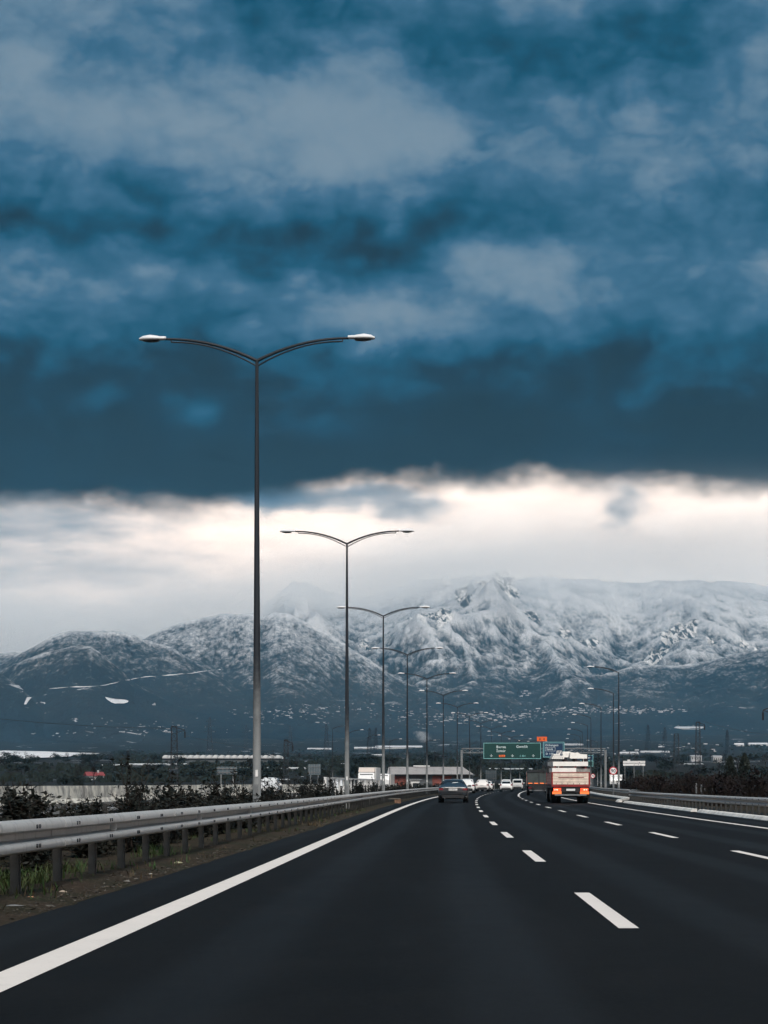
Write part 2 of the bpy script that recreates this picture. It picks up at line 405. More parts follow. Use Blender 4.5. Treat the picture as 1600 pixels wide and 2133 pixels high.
# ------------------------------------------------------------------ noise in numpy
def vnoise(x, y, seed=0):
    x = np.asarray(x, float); y = np.asarray(y, float)
    xi = np.floor(x).astype(np.int64); yi = np.floor(y).astype(np.int64); fx = x-xi; fy = y-yi
    fx = fx*fx*fx*(fx*(fx*6-15)+10); fy = fy*fy*fy*(fy*(fy*6-15)+10)
    def h(a, b):
        n = (a*374761393+b*668265263+seed*974634777) & 0xffffffff
        n = ((n ^ (n >> 13))*1274126177) & 0xffffffff
        return ((n ^ (n >> 16)) & 0xffff)/65535.0
    return (h(xi, yi)*(1-fx)+h(xi+1, yi)*fx)*(1-fy)+(h(xi, yi+1)*(1-fx)+h(xi+1, yi+1)*fx)*fy
def fbm(x, y, o=5, seed=0, g=.5):
    s = 0; a = 1; n = 0
    for i in range(o):
        s = s+a*vnoise(x*2**i, y*2**i, seed+i*17); n += a; a *= g
    return s/n
def ridged(x, y, o=5, seed=0, g=.5):
    s = 0; a = 1; n = 0
    for i in range(o):
        s = s+a*(1-np.abs(2*vnoise(x*2**i, y*2**i, seed+i*31)-1))**1.6; n += a; a *= g
    return s/n

# ------------------------------------------------------------------ road alignment
def line_x(d):            # lateral place of the first lane line at distance d
    if d <= 175: return 1.35+.034*d+(4.7e-7*d**3 if d > 0 else 0)
    e = d-175; return 9.82+.0772*e+1.2e-4*e*e
def line_s(d):
    return (.034+(1.41e-6*d*d if d > 0 else 0)) if d <= 175 else .0772+2.4e-4*(d-175)
def road_z(d):
    return -.25*(1-math.exp(-d/40)) if d > 0 else -.00625*d
def RP(d, off, dz=0.):    # point at distance d, metres right of the first lane line
    s = line_s(d); n = math.hypot(1, s)
    return Vector((line_x(d)+off/n, d-off*s/n, road_z(d)+dz))
def heading(d): return -math.atan(line_s(d))
def frange(a, b, st):
    n = max(1, int(round((b-a)/st))); return [a+(b-a)*i/n for i in range(n+1)]
def strip(offs, d0, d1, st, dz=0.):
    mb = MB(); ds = frange(d0, d1, st); n = len(offs)
    for d in ds:
        for o in offs:
            of, z = (o if isinstance(o, tuple) else (o, 0)); mb.v.append(tuple(RP(d, of, dz+z)))
    for i in range(len(ds)-1):
        for j in range(n-1): mb.face((i*n+j, i*n+j+1, (i+1)*n+j+1, (i+1)*n+j))
    mb.attr = {'off': [(o[0] if isinstance(o, tuple) else o) for d in ds for o in offs], 'dist': [d for d in ds for o in offs]}
    return mb

# ------------------------------------------------------------------ ground and mountains
def plain_z(x, y):
    r = np.hypot(x, y)
    b = np.interp(r, [0, 430, 900, 1300, 2000, 3000, 4000, 5000, 6500, 12000], [-.75, -.75, 8, 16, 29, 50, 84, 122, 165, 210])
    b = np.where(np.asarray(y) < 0, -.75, b)
    amp = np.interp(r, [0, 430, 900, 3000, 6000], [0, 0, 3.0, 9, 30])
    b = b+amp*(fbm(np.asarray(x)/420, np.asarray(y)/420, 4, 5)-.5)*2
    return b
def skyline(px, pts):
    return np.interp(px, [p[0] for p in pts], [p[1] for p in pts])
CRAG_OUT = []
CRAGS = [(880, 1305, 30, 28), (925, 1318, 16, 24), (1042, 1212, 20, 14), (1055, 1238, 24, 18), (960, 1262, 12, 10), (930, 1222, 9, 9), (1112, 1268, 16, 8), (1180, 1275, 14, 7), (1225, 1278, 18, 6), (1365, 1325, 22, 14), (1410, 1293, 30, 16), (1440, 1285, 10, 8), (1585, 1362, 14, 9), (1550, 1350, 9, 7), (760, 1330, 14, 20), (610, 1222, 24, 8), (1480, 1325, 8, 8), (1010, 1262, 12, 14), (970, 1290, 10, 14)]
LAYERS = [  # crest depth, front width, back width, spur size, skyline in photograph pixels
    (4700, 900, 500, 14, [(-2500, 1420), (-900, 1370), (-350, 1340), (-100, 1375), (0, 1402), (40, 1428), (80, 1470), (130, 1510), (250, 1560), (4000, 1600)]),
    (5300, 1100, 700, 26, [(-2500, 1390), (-600, 1380), (-150, 1440), (-60, 1420), (0, 1398), (30, 1382), (90, 1360), (150, 1343), (190, 1344), (235, 1378), (280, 1420), (360, 1465), (500, 1510), (800, 1530), (4000, 1560)]),
    (6000, 1400, 900, 42, [(-2500, 1360), (-400, 1430), (-60, 1415), (0, 1385), (60, 1350), (110, 1323), (150, 1312), (250, 1309), (300, 1325), (360, 1344), (430, 1390), (480, 1420), (560, 1470), (700, 1510), (4000, 1560)]),
    (6900, 1700, 1000, 60, [(-2500, 1300), (-300, 1380), (150, 1345), (300, 1330), (345, 1308), (400, 1290), (460, 1280), (520, 1277), (545, 1285), (575, 1274), (600, 1276), (650, 1303), (700, 1330), (760, 1368), (820, 1410), (950, 1470), (1200, 1510), (4000, 1550)]),
    (7200, 1500, 900, 70, [(-2500, 1500), (800, 1500), (1000, 1440), (1150, 1400), (1250, 1405), (1330, 1380), (1420, 1385), (1500, 1370), (1600, 1350), (1900, 1330), (4000, 1340)]),
    (9000, 3000, 1800, 330, [(-2500, 1330), (0, 1360), (440, 1345), (520, 1290), (560, 1252), (595, 1230), (640, 1224), (690, 1238), (740, 1248), (800, 1236), (870, 1213), (930, 1210), (1000, 1203), (1036, 1196), (1075, 1212), (1120, 1208), (1200, 1212), (1300, 1210), (1420, 1210), (1500, 1212), (1530, 1206), (1600, 1218), (1900, 1190), (2600, 1230), (4000, 1210)]),
]
def mountain_z(a, D):
    """a = tangent of bearing, D = depth; arrays of one shape"""
    px = a*F+800; x = a*D; y = D
    base = plain_z(x, y)-4
    z = base.copy()
    wx = x+160*(fbm(x/500, y/500, 3, 3)-.5)*2; wy = y+160*(fbm(x/500, y/500, 3, 8)-.5)*2
    rid = ridged(wx/1000, wy/2100, 4, 40, .42); rid2 = ridged(wx/330, wy/560, 4, 77, .5); fine = fbm(x/55, y/55, 4, 91, .6)
    for i, (Dc, wf, wb, amp, sk) in enumerate(LAYERS):
        zc = EYE+(HOR-skyline(px, sk))/F*Dc
        Dv = Dc+.10*wf*(fbm(px/330, px*0+i*3.3, 3, 60+i)-.5)*2
        zb = plain_z(x, np.full_like(D, Dc-wf*1.2))*.9
        t = (Dv-D)/(wf*(1+.35*(fbm(px/240, px*0+i*5.1, 3, 90+i)-.5)*2))
        f = np.where(t >= 0, np.clip(1-t, 0, 1)**1.25, np.clip(1+t*wf/wb, 0, 1)**1.1)
        h = base+(np.maximum(zc-zb, 0))*f+(zb-base)*np.clip(f*3, 0, 1)
        bell = np.clip(4*f*(1-f), 0, 1)*np.clip(f*1.6, 0, 1)
        if Dc == 9000:
            row = HOR-(h-EYE)*F/D; cm = 0
            for cx, cy_, sx, sy in CRAGS: cm = cm+np.exp(-((px-cx)/sx)**2-((row-cy_)/sy)**2)
            cm = np.clip(cm*1.5, 0, 1)*(f > 0); crag = cm*np.clip((ridged(x/75, y/160, 4, 123, .6)-.45)*2.5, -.3, 1)
            h = h+crag*34; CRAG_OUT.append(cm)
        h = h+bell*amp*(rid-.55)*1.5+bell*amp*.36*(rid2-.5)+np.clip(f*4, 0, 1)*((fine-.5)*np.clip(amp*.18, 5, 26))
        h = np.where(f > 0, h, base)
        z = np.maximum(z, h)
    return z
def build_terrain():
    # plain, all round
    az = np.concatenate([np.linspace(-math.pi, -.36, 60)[:-1], np.linspace(-.36, .36, 240), np.linspace(.36, math.pi, 60)[1:]])
    r = np.concatenate([[0, 20, 60, 120], np.geomspace(200, 5400, 150), np.array([6500, 9000, 14000])])
    A, R = np.meshgrid(az, r, indexing='ij'); x = np.sin(A)*R; y = np.cos(A)*R
    z = plain_z(x, y); z = np.where(R > 5400, np.minimum(z, 120), z)
    o = np_mesh('ground', np.stack([x, y, z], -1).reshape(-1, 3), grid_faces(len(az), len(r))[:, ::-1], 'field_ground')
    tag(o, kind='structure')
    a = np.concatenate([np.linspace(-.62, -.24, 60)[:-1], np.linspace(-.24, .24, 880), np.linspace(.24, .62, 60)[1:]])
    D = np.concatenate([np.linspace(3600, 8900, 330), np.linspace(8915, 9600, 34), np.linspace(9700, 10900, 14)])
    A, DD = np.meshgrid(a, D, indexing='ij'); CRAG_OUT.clear(); z = mountain_z(A, DD); cm = CRAG_OUT[-1]
    o = np_mesh('mountain_range', np.stack([A*DD, DD, z], -1).reshape(-1, 3), grid_faces(len(a), len(D))[:, ::-1], 'snowy_forest')
    zs = z.copy()
    for ax, k in ((0, 9), (1, 4)):
        c = np.cumsum(np.concatenate([np.repeat(zs.take([0], ax), k+1, ax), zs, np.repeat(zs.take([-1], ax), k, ax)], ax), ax); n = zs.shape[ax]; w = 2*k+1
        zs = (c.take(range(w, w+n), ax)-c.take(range(0, n), ax))/w
    rel = np.clip((z-zs)/9., -1, 1)
    at = o.data.attributes.new('relief', 'FLOAT', 'POINT'); at.data.foreach_set('value', rel.astype(np.float32).ravel())
    at = o.data.attributes.new('crag', 'FLOAT', 'POINT'); at.data.foreach_set('value', cm.astype(np.float32).ravel())
    tag(o, kind='structure')
build_terrain()
DS = np.concatenate([np.geomspace(440, 3600, 500), np.linspace(3610, 9300, 1100)])
_colcache = {}
def column(px):
    k = round(px/4)*4; px = k
    if k not in _colcache:
        a = np.full_like(DS, (px-800)/F); near = DS < 3600
        z = np.where(near, plain_z(a*DS, DS), 0)
        zz = np.maximum(mountain_z(a[~near], DS[~near]), plain_z(a[~near]*DS[~near], DS[~near])); z[~near] = zz
        rows = HOR-(z-EYE)*F/DS
        _colcache[k] = (z, np.minimum.accumulate(rows))
    return _colcache[k]
def hit(px, py):
    """point of the terrain that shows at this place of the photograph"""
    z, rows = column(px); i = int(np.argmax(rows <= py))
    if rows[i] > py: i = len(DS)-1
    return Vector(((px-800)/F*DS[i], DS[i], z[i]))
def on_ground(px, d):
    x = (px-800)/F*d
    if d < 3600: return Vector((x, d, float(plain_z(x, d))))
    z, rows = column(px); i = int(np.argmin(np.abs(DS-d))); return Vector((x, d, float(z[i])))
# ------------------------------------------------------------------ haze over the plain, mist on the ridge
def build_air():
    mb = MB().box((0, 1500, 505), (26000, 24000, 1410))       # -200 .. 1210 m
    m = bpy.data.materials.new('haze_air'); m.use_nodes = True; t = NT(m.node_tree); t.n.clear()
    out = t.new('ShaderNodeOutputMaterial'); v = t.new('ShaderNodeVolumePrincipled')
    v.inputs['Color'].default_value = (.20, .51, .76, 1); v.inputs['Density'].default_value = HAZE_D; v.inputs['Anisotropy'].default_value = 0.
    t.l.new(v.outputs[0], out.inputs['Volume']); MATS['haze_air'] = m
    tag(mb.build('haze', 'haze_air'), 'thin blue haze filling the air over the plain', 'haze', kind='stuff')
HAZE_D = 4.1e-5
build_air()
def build_mist():
    x0, x1, y0, y1, z0, z1 = -3600, 3600, 5900, 9900, 430, 1200
    mb = MB().box(((x0+x1)/2, (y0+y1)/2, (z0+z1)/2), (x1-x0, y1-y0, z1-z0))
    m = bpy.data.materials.new('ridge_mist'); m.use_nodes = True; t = NT(m.node_tree); t.n.clear()
    out = t.new('ShaderNodeOutputMaterial'); v = t.new('ShaderNodeVolumePrincipled')
    g = t.new('ShaderNodeNewGeometry'); o = g.outputs['Position']; s = t.new('ShaderNodeSeparateXYZ'); t.l.new(o, s.inputs[0])
    n = t.noise(o, 1/900, 4, .55)
    base = t.smooth(s.outputs[0], -1500., 1300., 575., 965.)      # the cloud hangs lower on the left
    h = t.sub(t.add(s.outputs[2], t.mul(t.sub(n, .5), 260.)), base)
    k = t.mul(t.smooth(h, -60., 150.), t.smooth(h, 330., 160.))
    ends = t.mul(t.mul(t.smooth(s.outputs[1], 5900., 8500.), t.smooth(s.outputs[2], 1185., 1080.)), t.smooth(t.m('ABSOLUTE', s.outputs[0]), 3600., 2900.))
    t.l.new(t.mul(t.mul(k, ends), MIST_D), v.inputs['Density'])
    v.inputs['Color'].default_value = (1., .985, .97, 1); v.inputs['Anisotropy'].default_value = -.35
    t.l.new(v.outputs[0], out.inputs['Volume']); MATS['ridge_mist'] = m
    try: m.cycles.volume_step_rate = .35
    except Exception: pass
    tag(mb.build('mist', 'ridge_mist'), 'pale cloud mist hanging over the snowy ridge', 'mist', kind='stuff')
MIST_D = 1.9e-3
build_mist()

# ------------------------------------------------------------------ road
def build_road():
    road = strip([-4.66, -1.9, 0, 1.7, 3.43, 5.1, 6.83, (8.6, 0.), (11.4, -.02)], -25, 620, 4).build('road', 'asphalt')
    tag(road, kind='structure')
    opp = strip([-21.5, -15, -9.3], -25, 620, 6, -.02).build('opposite_road', 'asphalt'); tag(opp, kind='structure')
    strip([-3.81, -3.56], -25, 520, 3, .004).build('edge_line', 'road_paint', road)
    strip([6.74, 6.92], -25, 520, 3, .004).build('edge_line', 'road_paint', road)
    k = -3
    while 13+12*k < 440:
        d0 = 13+12*k
        strip([-.075, .075], d0, d0+4.5, 1.5, .004).build('lane_dash', 'road_paint', road)
        if d0 < 150: strip([3.355, 3.505], d0, d0+4.5, 1.5, .004).build('lane_dash', 'road_paint', road)
        k += 1
    strip([3.34, 3.52], 157, 420, 3, .004).build('solid_lane_line', 'road_paint', road)
    for off in (-9.75, -20.9): strip([off-.1, off+.1], -20, 520, 4, .004-.02).build('edge_line', 'road_paint', opp)
    k = 0
    while 12*k < 300:
        for off in (-13.4, -17.1): strip([off-.075, off+.075], 12*k, 12*k+4.5, 2.2, .004-.02).build('lane_dash', 'road_paint', opp)
        k += 1
build_road()

def build_verge():
    # median: bumpy soil between the two carriageways, its edge creeping over the asphalt
    offs = np.concatenate([np.linspace(-9.25, -6.2, 9), np.linspace(-5.9, -4.55, 14)])
    ds = np.concatenate([np.arange(-20, 45, .22), np.arange(45, 130, .8), np.arange(130, 620, 4.)])
    V = []
    for i, d in enumerate(ds):
        for j, o in enumerate(offs):
            e = (o+4.55) if j else 0
            rag = (float(fbm(d*1.3, 2., 4, 21))-.5)*.34 if j > len(offs)-6 else 0
            edge = np.clip(min(-4.55-o, o+9.25)/.5, 0, 1)
            z = -.012+.05*edge**.6+edge*.10*(float(fbm(d*1.1, o*1.4, 4, 33))-.35)
            if j == len(offs)-1 or j == 0: z = -.03
            V.append(tuple(RP(d, o+rag-.06, z)))
    o = np_mesh('median_verge', np.array(V), grid_faces(len(ds), len(offs))[:, ::-1], 'verge_soil'); tag(o, kind='structure')
    s = strip([(8.7, -.05), (9.3, .02), (12., -.1), (16, -.3), (40, -.74), (80, -.9)], -25, 430, 5).build('roadside_bank', 'verge_soil'); tag(s, kind='structure')
    s = strip([(-60, -.85), (-28, -.6), (-23.5, -.15), (-21.4, -.04)], -25, 430, 5).build('roadside_bank', 'verge_soil'); tag(s, kind='structure')
build_verge()

# ------------------------------------------------------------------ street lamps
def arm_curve(sx, reach=2.32, rise=.56, drop=0., n=9):
    return [(sx*reach*u, 0, rise*(1-(1-u)**2.1)-drop*(1-u**1.5)) for u in [i/n for i in range(n+1)]]
def lamp_head(mb, sx, x0, z0, tilt=.06):
    rings = []
    for u, w, zt, zb in ((0, .075, .055, -.035), (.16, .085, .06, -.04), (.22, .10, .075, -.04), (.40, .125, .105, -.045), (.58, .11, .075, -.045), (.68, .05, .02, -.03)):
        cz = z0-tilt*u*.3
        rings.append([(x0+sx*u, w*c, cz+(zt if s > 0 else -zb)*s) for c, s in [(math.cos(a), math.sin(a)) for a in [2*math.pi*j/12 for j in range(12)]]])
    mb.loft(rings)
def make_lamp(name, height, sides, lens=True, base=.115):
    root = empty(name, (0, 0, 0))
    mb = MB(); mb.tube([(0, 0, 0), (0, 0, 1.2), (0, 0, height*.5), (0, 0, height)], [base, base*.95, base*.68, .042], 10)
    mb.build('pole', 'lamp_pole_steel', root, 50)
    mb = MB(); mb.box((0, 0, .02), (.42, .42, .04))
    for a in range(4): mb.tube([(.15*(1 if a & 1 else -1), .15*(1 if a & 2 else -1), 0), (.15*(1 if a & 1 else -1), .15*(1 if a & 2 else -1), .09)], .018, 6)
    mb.build('base_plate', GREY, root)
    mb = MB(); mb.box((0, -base*.93, .95), (.10, .03, .38)); mb.build('service_door', GREY, root)
    mb = MB(); mb.box((.005, -base*.90-.01, 1.42), (.065, .02, .17)); mb.build('number_tag', WHITE, root)
    for sx in sides:
        c = [(p[0], 0, p[2]+height-.03) for p in arm_curve(sx)]
        mb = MB(); mb.tube(c, [.042-.012*i/9 for i in range(10)], 8); a = mb.build('arm', DARK, root, 50)
        c2 = [(p[0]*.93, 0, p[2]+height-.17) for p in arm_curve(sx, rise=.62)]
        mb = MB(); mb.tube(c2, .021, 6); mb.bar((c2[-1][0], 0, c2[-1][2]-.01), (c2[-1][0]+sx*.02, 0, c[-1][2]), .03); mb.build('tie_rod', DARK, a, 50)
        mb = MB(); lamp_head(mb, sx, sx*2.30, height+.545); h = mb.build('lamp_head', LAMPW, root, 60)
        mb = MB()
        rings = [[(sx*(2.46+u*.42), w*math.cos(t), height+.505-.012*u+d*math.sin(t)) for t in [math.pi+math.pi*j/8 for j in range(9)]] for u, w, d in ((0, .07, .01), (.12, .10, .045), (.6, .105, .05), (1, .06, .015))]
        mb.loft(rings, cap=True); mb.build('lens', LENS, h, 60)
    return root
ORD = ['nearest', 'second', 'third', 'fourth', 'fifth', 'sixth', 'seventh', 'eighth', 'ninth', 'tenth', 'eleventh', 'twelfth', 'thirteenth', 'fourteenth', 'fifteenth']
HJ = 11.86
def build_lamps():
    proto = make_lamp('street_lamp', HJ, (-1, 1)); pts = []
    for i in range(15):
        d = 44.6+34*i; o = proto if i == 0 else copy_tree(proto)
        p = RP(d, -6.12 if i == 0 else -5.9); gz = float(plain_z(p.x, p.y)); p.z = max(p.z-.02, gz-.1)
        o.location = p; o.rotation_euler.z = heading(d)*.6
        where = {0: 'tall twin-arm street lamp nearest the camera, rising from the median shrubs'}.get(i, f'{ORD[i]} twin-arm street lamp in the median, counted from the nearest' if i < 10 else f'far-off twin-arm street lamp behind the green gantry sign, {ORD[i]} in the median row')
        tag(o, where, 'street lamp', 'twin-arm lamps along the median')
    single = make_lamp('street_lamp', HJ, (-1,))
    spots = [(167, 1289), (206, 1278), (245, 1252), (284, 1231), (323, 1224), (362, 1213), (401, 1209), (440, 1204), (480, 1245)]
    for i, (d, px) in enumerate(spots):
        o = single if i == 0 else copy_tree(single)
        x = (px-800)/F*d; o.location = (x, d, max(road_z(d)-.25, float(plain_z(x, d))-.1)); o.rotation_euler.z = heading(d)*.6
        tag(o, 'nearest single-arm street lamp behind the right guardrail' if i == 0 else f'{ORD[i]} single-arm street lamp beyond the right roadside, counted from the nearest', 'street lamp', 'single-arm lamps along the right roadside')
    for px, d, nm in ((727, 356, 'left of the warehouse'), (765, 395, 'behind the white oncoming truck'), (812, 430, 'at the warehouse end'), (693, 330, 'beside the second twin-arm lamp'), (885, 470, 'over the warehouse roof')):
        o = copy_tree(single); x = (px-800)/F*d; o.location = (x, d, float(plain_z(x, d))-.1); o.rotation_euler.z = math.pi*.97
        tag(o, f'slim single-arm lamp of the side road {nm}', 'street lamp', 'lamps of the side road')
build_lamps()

# ------------------------------------------------------------------ guard rails
WPROF = [(-.005, .155), (.04, .150), (.073, .122), (.085, .088), (.083, .058), (.068, .044), (-.048, .037), (-.06, .028), (-.06, -.028), (-.048, -.038), (.058, -.050), (.080, -.070), (.085, -.100), (.075, -.130), (.04, -.150), (-.005, -.155)]
def rail_panel(offf, d0, d1, z, face, st=1.):
    """W-beam between two distances; face = +1 looks to the right (traffic on its right)"""
    ds = frange(d0, d1, st); rings = []
    for d in ds:
        o = offf(d); front = [RP(d, o+face*u, z+h) for u, h in WPROF]; back = [RP(d, o+face*(u-.005), z+h) for u, h in reversed(WPROF)]
        rings.append(front+back)
    return MB().loft(rings)
def post_mb():
    mb = MB(); w, dp, t, h0, h1 = .11, .075, .006, -.3, .70      # sigma post, open to the back
    prof = [(0, -w/2), (0, -w*.18), (-.02, -w*.12), (-.02, w*.12), (0, w*.18), (0, w/2), (-dp, w/2), (-dp, w/2-t), (-t, w/2-t), (-t, w*.2), (-.02-t, w*.14), (-.02-t, -w*.14), (-t, -w*.2), (-t, -w/2+t), (-dp, -w/2+t), (-dp, -w/2)]
    mb.loft([[(x, y, h0) for x, y in prof], [(x, y, h1) for x, y in prof]]); return mb
def build_rail(offf, d0, d1, sp, face, name, label, zc=.585, near_bolts=60., refl=0, ang=0.):
    root = empty(name, RP(d0, offf(d0)), 0, label, 'guardrail'); off0 = root.location.copy()
    def fix(o): o.location = o.location-off0; return o
    d = d0; k = 0
    while d < d1:
        e = min(d+4*sp/2, d1) if d < 130 else min(d+24, d1)
        o = rail_panel(offf, d, e+.15 if e < d1 else e, zc, face, .7 if d < 60 else 2.).build('beam_panel', 'galvanised_rail', root, 40); o.location = -off0; 
        if k % 2: o.location.x += -.004*face; o.location.z += .001
        d = e; k += 1
    pm = None; d = d0+.6; i = 0; far = MB()
    while d < d1:
        o = offf(d); p = RP(d, o-face*.095)
        if d < 175:
            if pm is None: ob = post_mb().build('post', POSTM, root); pm = ob
            else: ob = pm.copy(); COL.objects.link(ob)
            ob.location = p-off0; ob.rotation_euler = (random.uniform(-.012, .012), random.uniform(-.012, .012), heading(d)+(0 if face > 0 else math.pi))
            mb = MB(); q0 = RP(d, o-face*.09, zc); q1 = RP(d, o-face*.068, zc)
            mb.bar(q0, q1, .09, .18)
            s = mb.build('spacer', POSTM, root); s.location = -off0
            if d < near_bolts:
                for dd in (-.055, .055):
                    for zz in (-.09, .09):
                        mb = MB(); c = RP(d+dd, o+face*.078, zc+zz); n = (RP(d, 1)-RP(d, 0)).normalized()*face
                        mb.tube([c, c+n*.014], .021, 6); b = mb.build('bolt', DARK, root); b.location = -off0
        else: far.bar(p+Vector((0, 0, -.3)), p+Vector((0, 0, .7)), .09)
        if refl and i % refl == 1 and d < 150:
            mb = MB(); c = RP(d+.5, o+face*.015, zc); rx = heading(d)
            mb.box((c.x, c.y, c.z), (.055, .03, .11), rx); mb.box((c.x, c.y-.012, c.z), (.075, .02, .075), rx)
            r = mb.build('reflector', WHITE, root); r.location = -off0
        d += sp; i += 1
    if far.v:
        o = far.build('far_posts', POSTM, root); o.location = -off0; tag(o, kind='stuff')
    return root
def right_off(d):      # the right verge steps outwards at a lay-by
    t = min(max((d-112)/26, 0), 1); t = t*t*(3-2*t); return 8.55+2.25*t+.006*max(d-30, 0)
build_rail(lambda d: -5.22, -4, 330, 1.8, 1, 'guardrail', 'galvanised double-wave guardrail running along the left edge of the road', refl=4)
build_rail(lambda d: -8.55, -4, 260, 2.0, -1, 'guardrail', 'guardrail behind the median shrubs, facing the opposite carriageway', near_bolts=0)
build_rail(lambda d: right_off(d)+.75, 20, 330, 1.33, -1, 'guardrail', 'galvanised guardrail with close-set posts along the right side of the road', zc=.52, near_bolts=70)

def build_kerb():
    root = empty('kerb', RP(20, right_off(20)), 0); tag(root, kind='structure')
    d = 20.; off0 = root.location.copy()
    gaps = [(71.5, 73.2), (108, 112.2)]
    while d < 240:
        ln = 2. if d < 140 else 6.; e = d+ln-.03
        if not any(a < (d+e)/2 < b for a, b in gaps):
            rings = []
            for q in frange(d, e, 1.):
                o = right_off(q)+random.uniform(-.006, .006)
                rings.append([RP(q, o-.17, -.06), RP(q, o-.16, .02), RP(q, o-.08, .11), RP(q, o-.03, .125), RP(q, o+.12, .125), RP(q, o+.12, -.06)])
            ob = MB().loft(rings).build('kerb_stone', KERB, root); ob.location = -off0
        d += ln
build_kerb()

def build_barrier():
    """low concrete wall along the far side of the opposite carriageway"""
    root = empty('concrete_barrier', RP(60, -22.2), 0, 'pale stained concrete barrier along the far side of the opposite carriageway', 'barrier'); off0 = root.location.copy()
    d = 60.
    while d < 330:
        h = 1.05; rings = []
        for q in (d, d+5.9):
            rings.append([RP(q, -22.0, -.2), RP(q, -22.0, .1), RP(q, -22.14, .35), RP(q, -22.2, h), RP(q, -22.42, h), RP(q, -22.5, .35), RP(q, -22.62, -.2)])
        o = MB().loft(rings).build('barrier_segment', CONC, root); o.location = -off0; d += 6
build_barrier()

# ------------------------------------------------------------------ vegetation
LEAFD = mat('shrub_leaf', (.009, .012, .010), .65, 0, .2, col2=(.019, .018, .013), vscale=2.5)
STEM = mat('shrub_stem', (.022, .017, .014), .9, 0, .1)
BROWN = mat('bare_twig', (.018, .013, .0135), .9, 0, .1, col2=(.010, .009, .010), vscale=.8)
EVER = mat('evergreen_leaf', (.010, .016, .015), .7, 0, .2, col2=(.020, .026, .02), vscale=.6)
GRASS = mat('verge_grass', (.020, .050, .012), .7, 0, .2, col2=(.040, .040, .016), vscale=1.1)
DRY = mat('dry_weed', (.085, .062, .034), .8, 0, .2, col2=(.035, .027, .018), vscale=2.)
def leaf(mb, c, n, size, rnd, ratio=.55):
    u = Vector((rnd.gauss(0, 1), rnd.gauss(0, 1), rnd.gauss(0, .6)+.25)).normalized(); w = u.cross(Vector(n)+Vector((rnd.gauss(0, .5),)*3))
    if w.length < 1e-3: return
    w = w.normalized()*size*ratio*.5; c = Vector(c); fold = u.cross(w).normalized()*size*.08
    mb.poly([c, c+u*size*.5+w+fold, c+u*size, c+u*size*.5-w+fold])
def shrub(seed, h, stems, leaves, spread, lsize):
    rnd = random.Random(seed); root = empty('median_shrub', (0, 0, 0)); st = MB(); lf = MB()
    for k in range(stems):
        a = rnd.uniform(0, 6.28); hh = h*rnd.uniform(.45, 1.0); lean = spread*rnd.uniform(.2, 1)
        pts = []; p = Vector((rnd.uniform(-.12, .12)*spread*2, rnd.uniform(-.12, .12)*spread*2, -.05)); n = 7
        for i in range(n):
            u = i/(n-1); pts.append(p+Vector((math.cos(a)*lean*u**1.3+rnd.gauss(0, .02), math.sin(a)*lean*u**1.3+rnd.gauss(0, .02), hh*u)))
        st.tube(pts, [.012*(1-.75*i/(n-1)) for i in range(n)], 4)
        for j in range(rnd.randint(2, 5)):
            i = rnd.randint(2, n-2); q = pts[i]+Vector((rnd.gauss(0, .16), rnd.gauss(0, .16), rnd.uniform(.08, .3))); st.tube([pts[i], (pts[i]+q)/2+Vector((0, 0, -.02)), q], [.007, .005, .003], 3)
            for _ in range(int(leaves*.10)):
                t = rnd.random(); leaf(lf, pts[i].lerp(q, t)+Vector((rnd.gauss(0, .035), rnd.gauss(0, .035), rnd.gauss(0, .03))), (0, 0, 1), lsize*rnd.uniform(.6, 1.3), rnd)
        for _ in range(leaves):
            t = rnd.random()**.75*(n-1.001); i = int(t); q = pts[i].lerp(pts[i+1], t-i)
            r = .085*(1.25-t/(n-1)); leaf(lf, q+Vector((rnd.gauss(0, r), rnd.gauss(0, r), rnd.gauss(0, .03))), (0, 0, 1), lsize*rnd.uniform(.6, 1.35), rnd)
    st.build('stem', STEM, root); lf.build('foliage', LEAFD, root); return root
def build_shrubs():
    rnd = random.Random(4)
    protos = [shrub(20+k, h, s, l, sp, ls) for k, (h, s, l, sp, ls) in enumerate(((1.15, 10, 62, .36, .085), (1.35, 9, 54, .32, .08), (.9, 13, 66, .42, .08), (1.55, 7, 50, .28, .08), (.75, 12, 70, .44, .075)))]
    used = set(); d = 14.5; n = 0
    lab = ['dense dark shrub', 'tall straggly dark shrub', 'low spreading dark bush', 'thin upright leafy shoots', 'small rounded dark bush']
    while d < 175:
        for off in ((-6.45, -7.5) if d < 60 else (-6.7,)):
            k = rnd.choice((0, 0, 1, 2, 2, 3, 4, 4)) if d < 70 else rnd.choice((0, 1, 2, 2))
            o = protos[k] if k not in used else copy_tree(protos[k]); used.add(k)
            dd = d+rnd.uniform(-.5, .5); p = RP(dd, off+rnd.uniform(-.35, .35), .0); o.location = p; o.rotation_euler.z = rnd.uniform(0, 6.28); s = rnd.uniform(.75, 1.02) if off < -7 else rnd.uniform(.78, 1.12); s *= (1.2 if d > 60 else 1.); o.scale = (s*1.15, s*1.15, s)
            px = 800+p.x/p.y*F
            zone = 'at the left edge' if px < 130 else 'well left of the nearest lamp' if px < 330 else 'just left of the nearest lamp' if px < 530 else 'just right of the nearest lamp' if px < 610 else 'before the second lamp' if px < 715 else 'between second and third lamp' if px < 800 else 'towards the bend'
            tag(o, f"{lab[k]} in the {'back' if off < -7 else 'front'} median row, {zone}", 'shrub', 'shrubs along the median'); n += 1
        d += rnd.uniform(.7, 1.25) if d < 60 else rnd.uniform(1.9, 3.2)
    for k in range(5):
        if k not in used: protos[k].location = RP(30+k, -7)
build_shrubs()

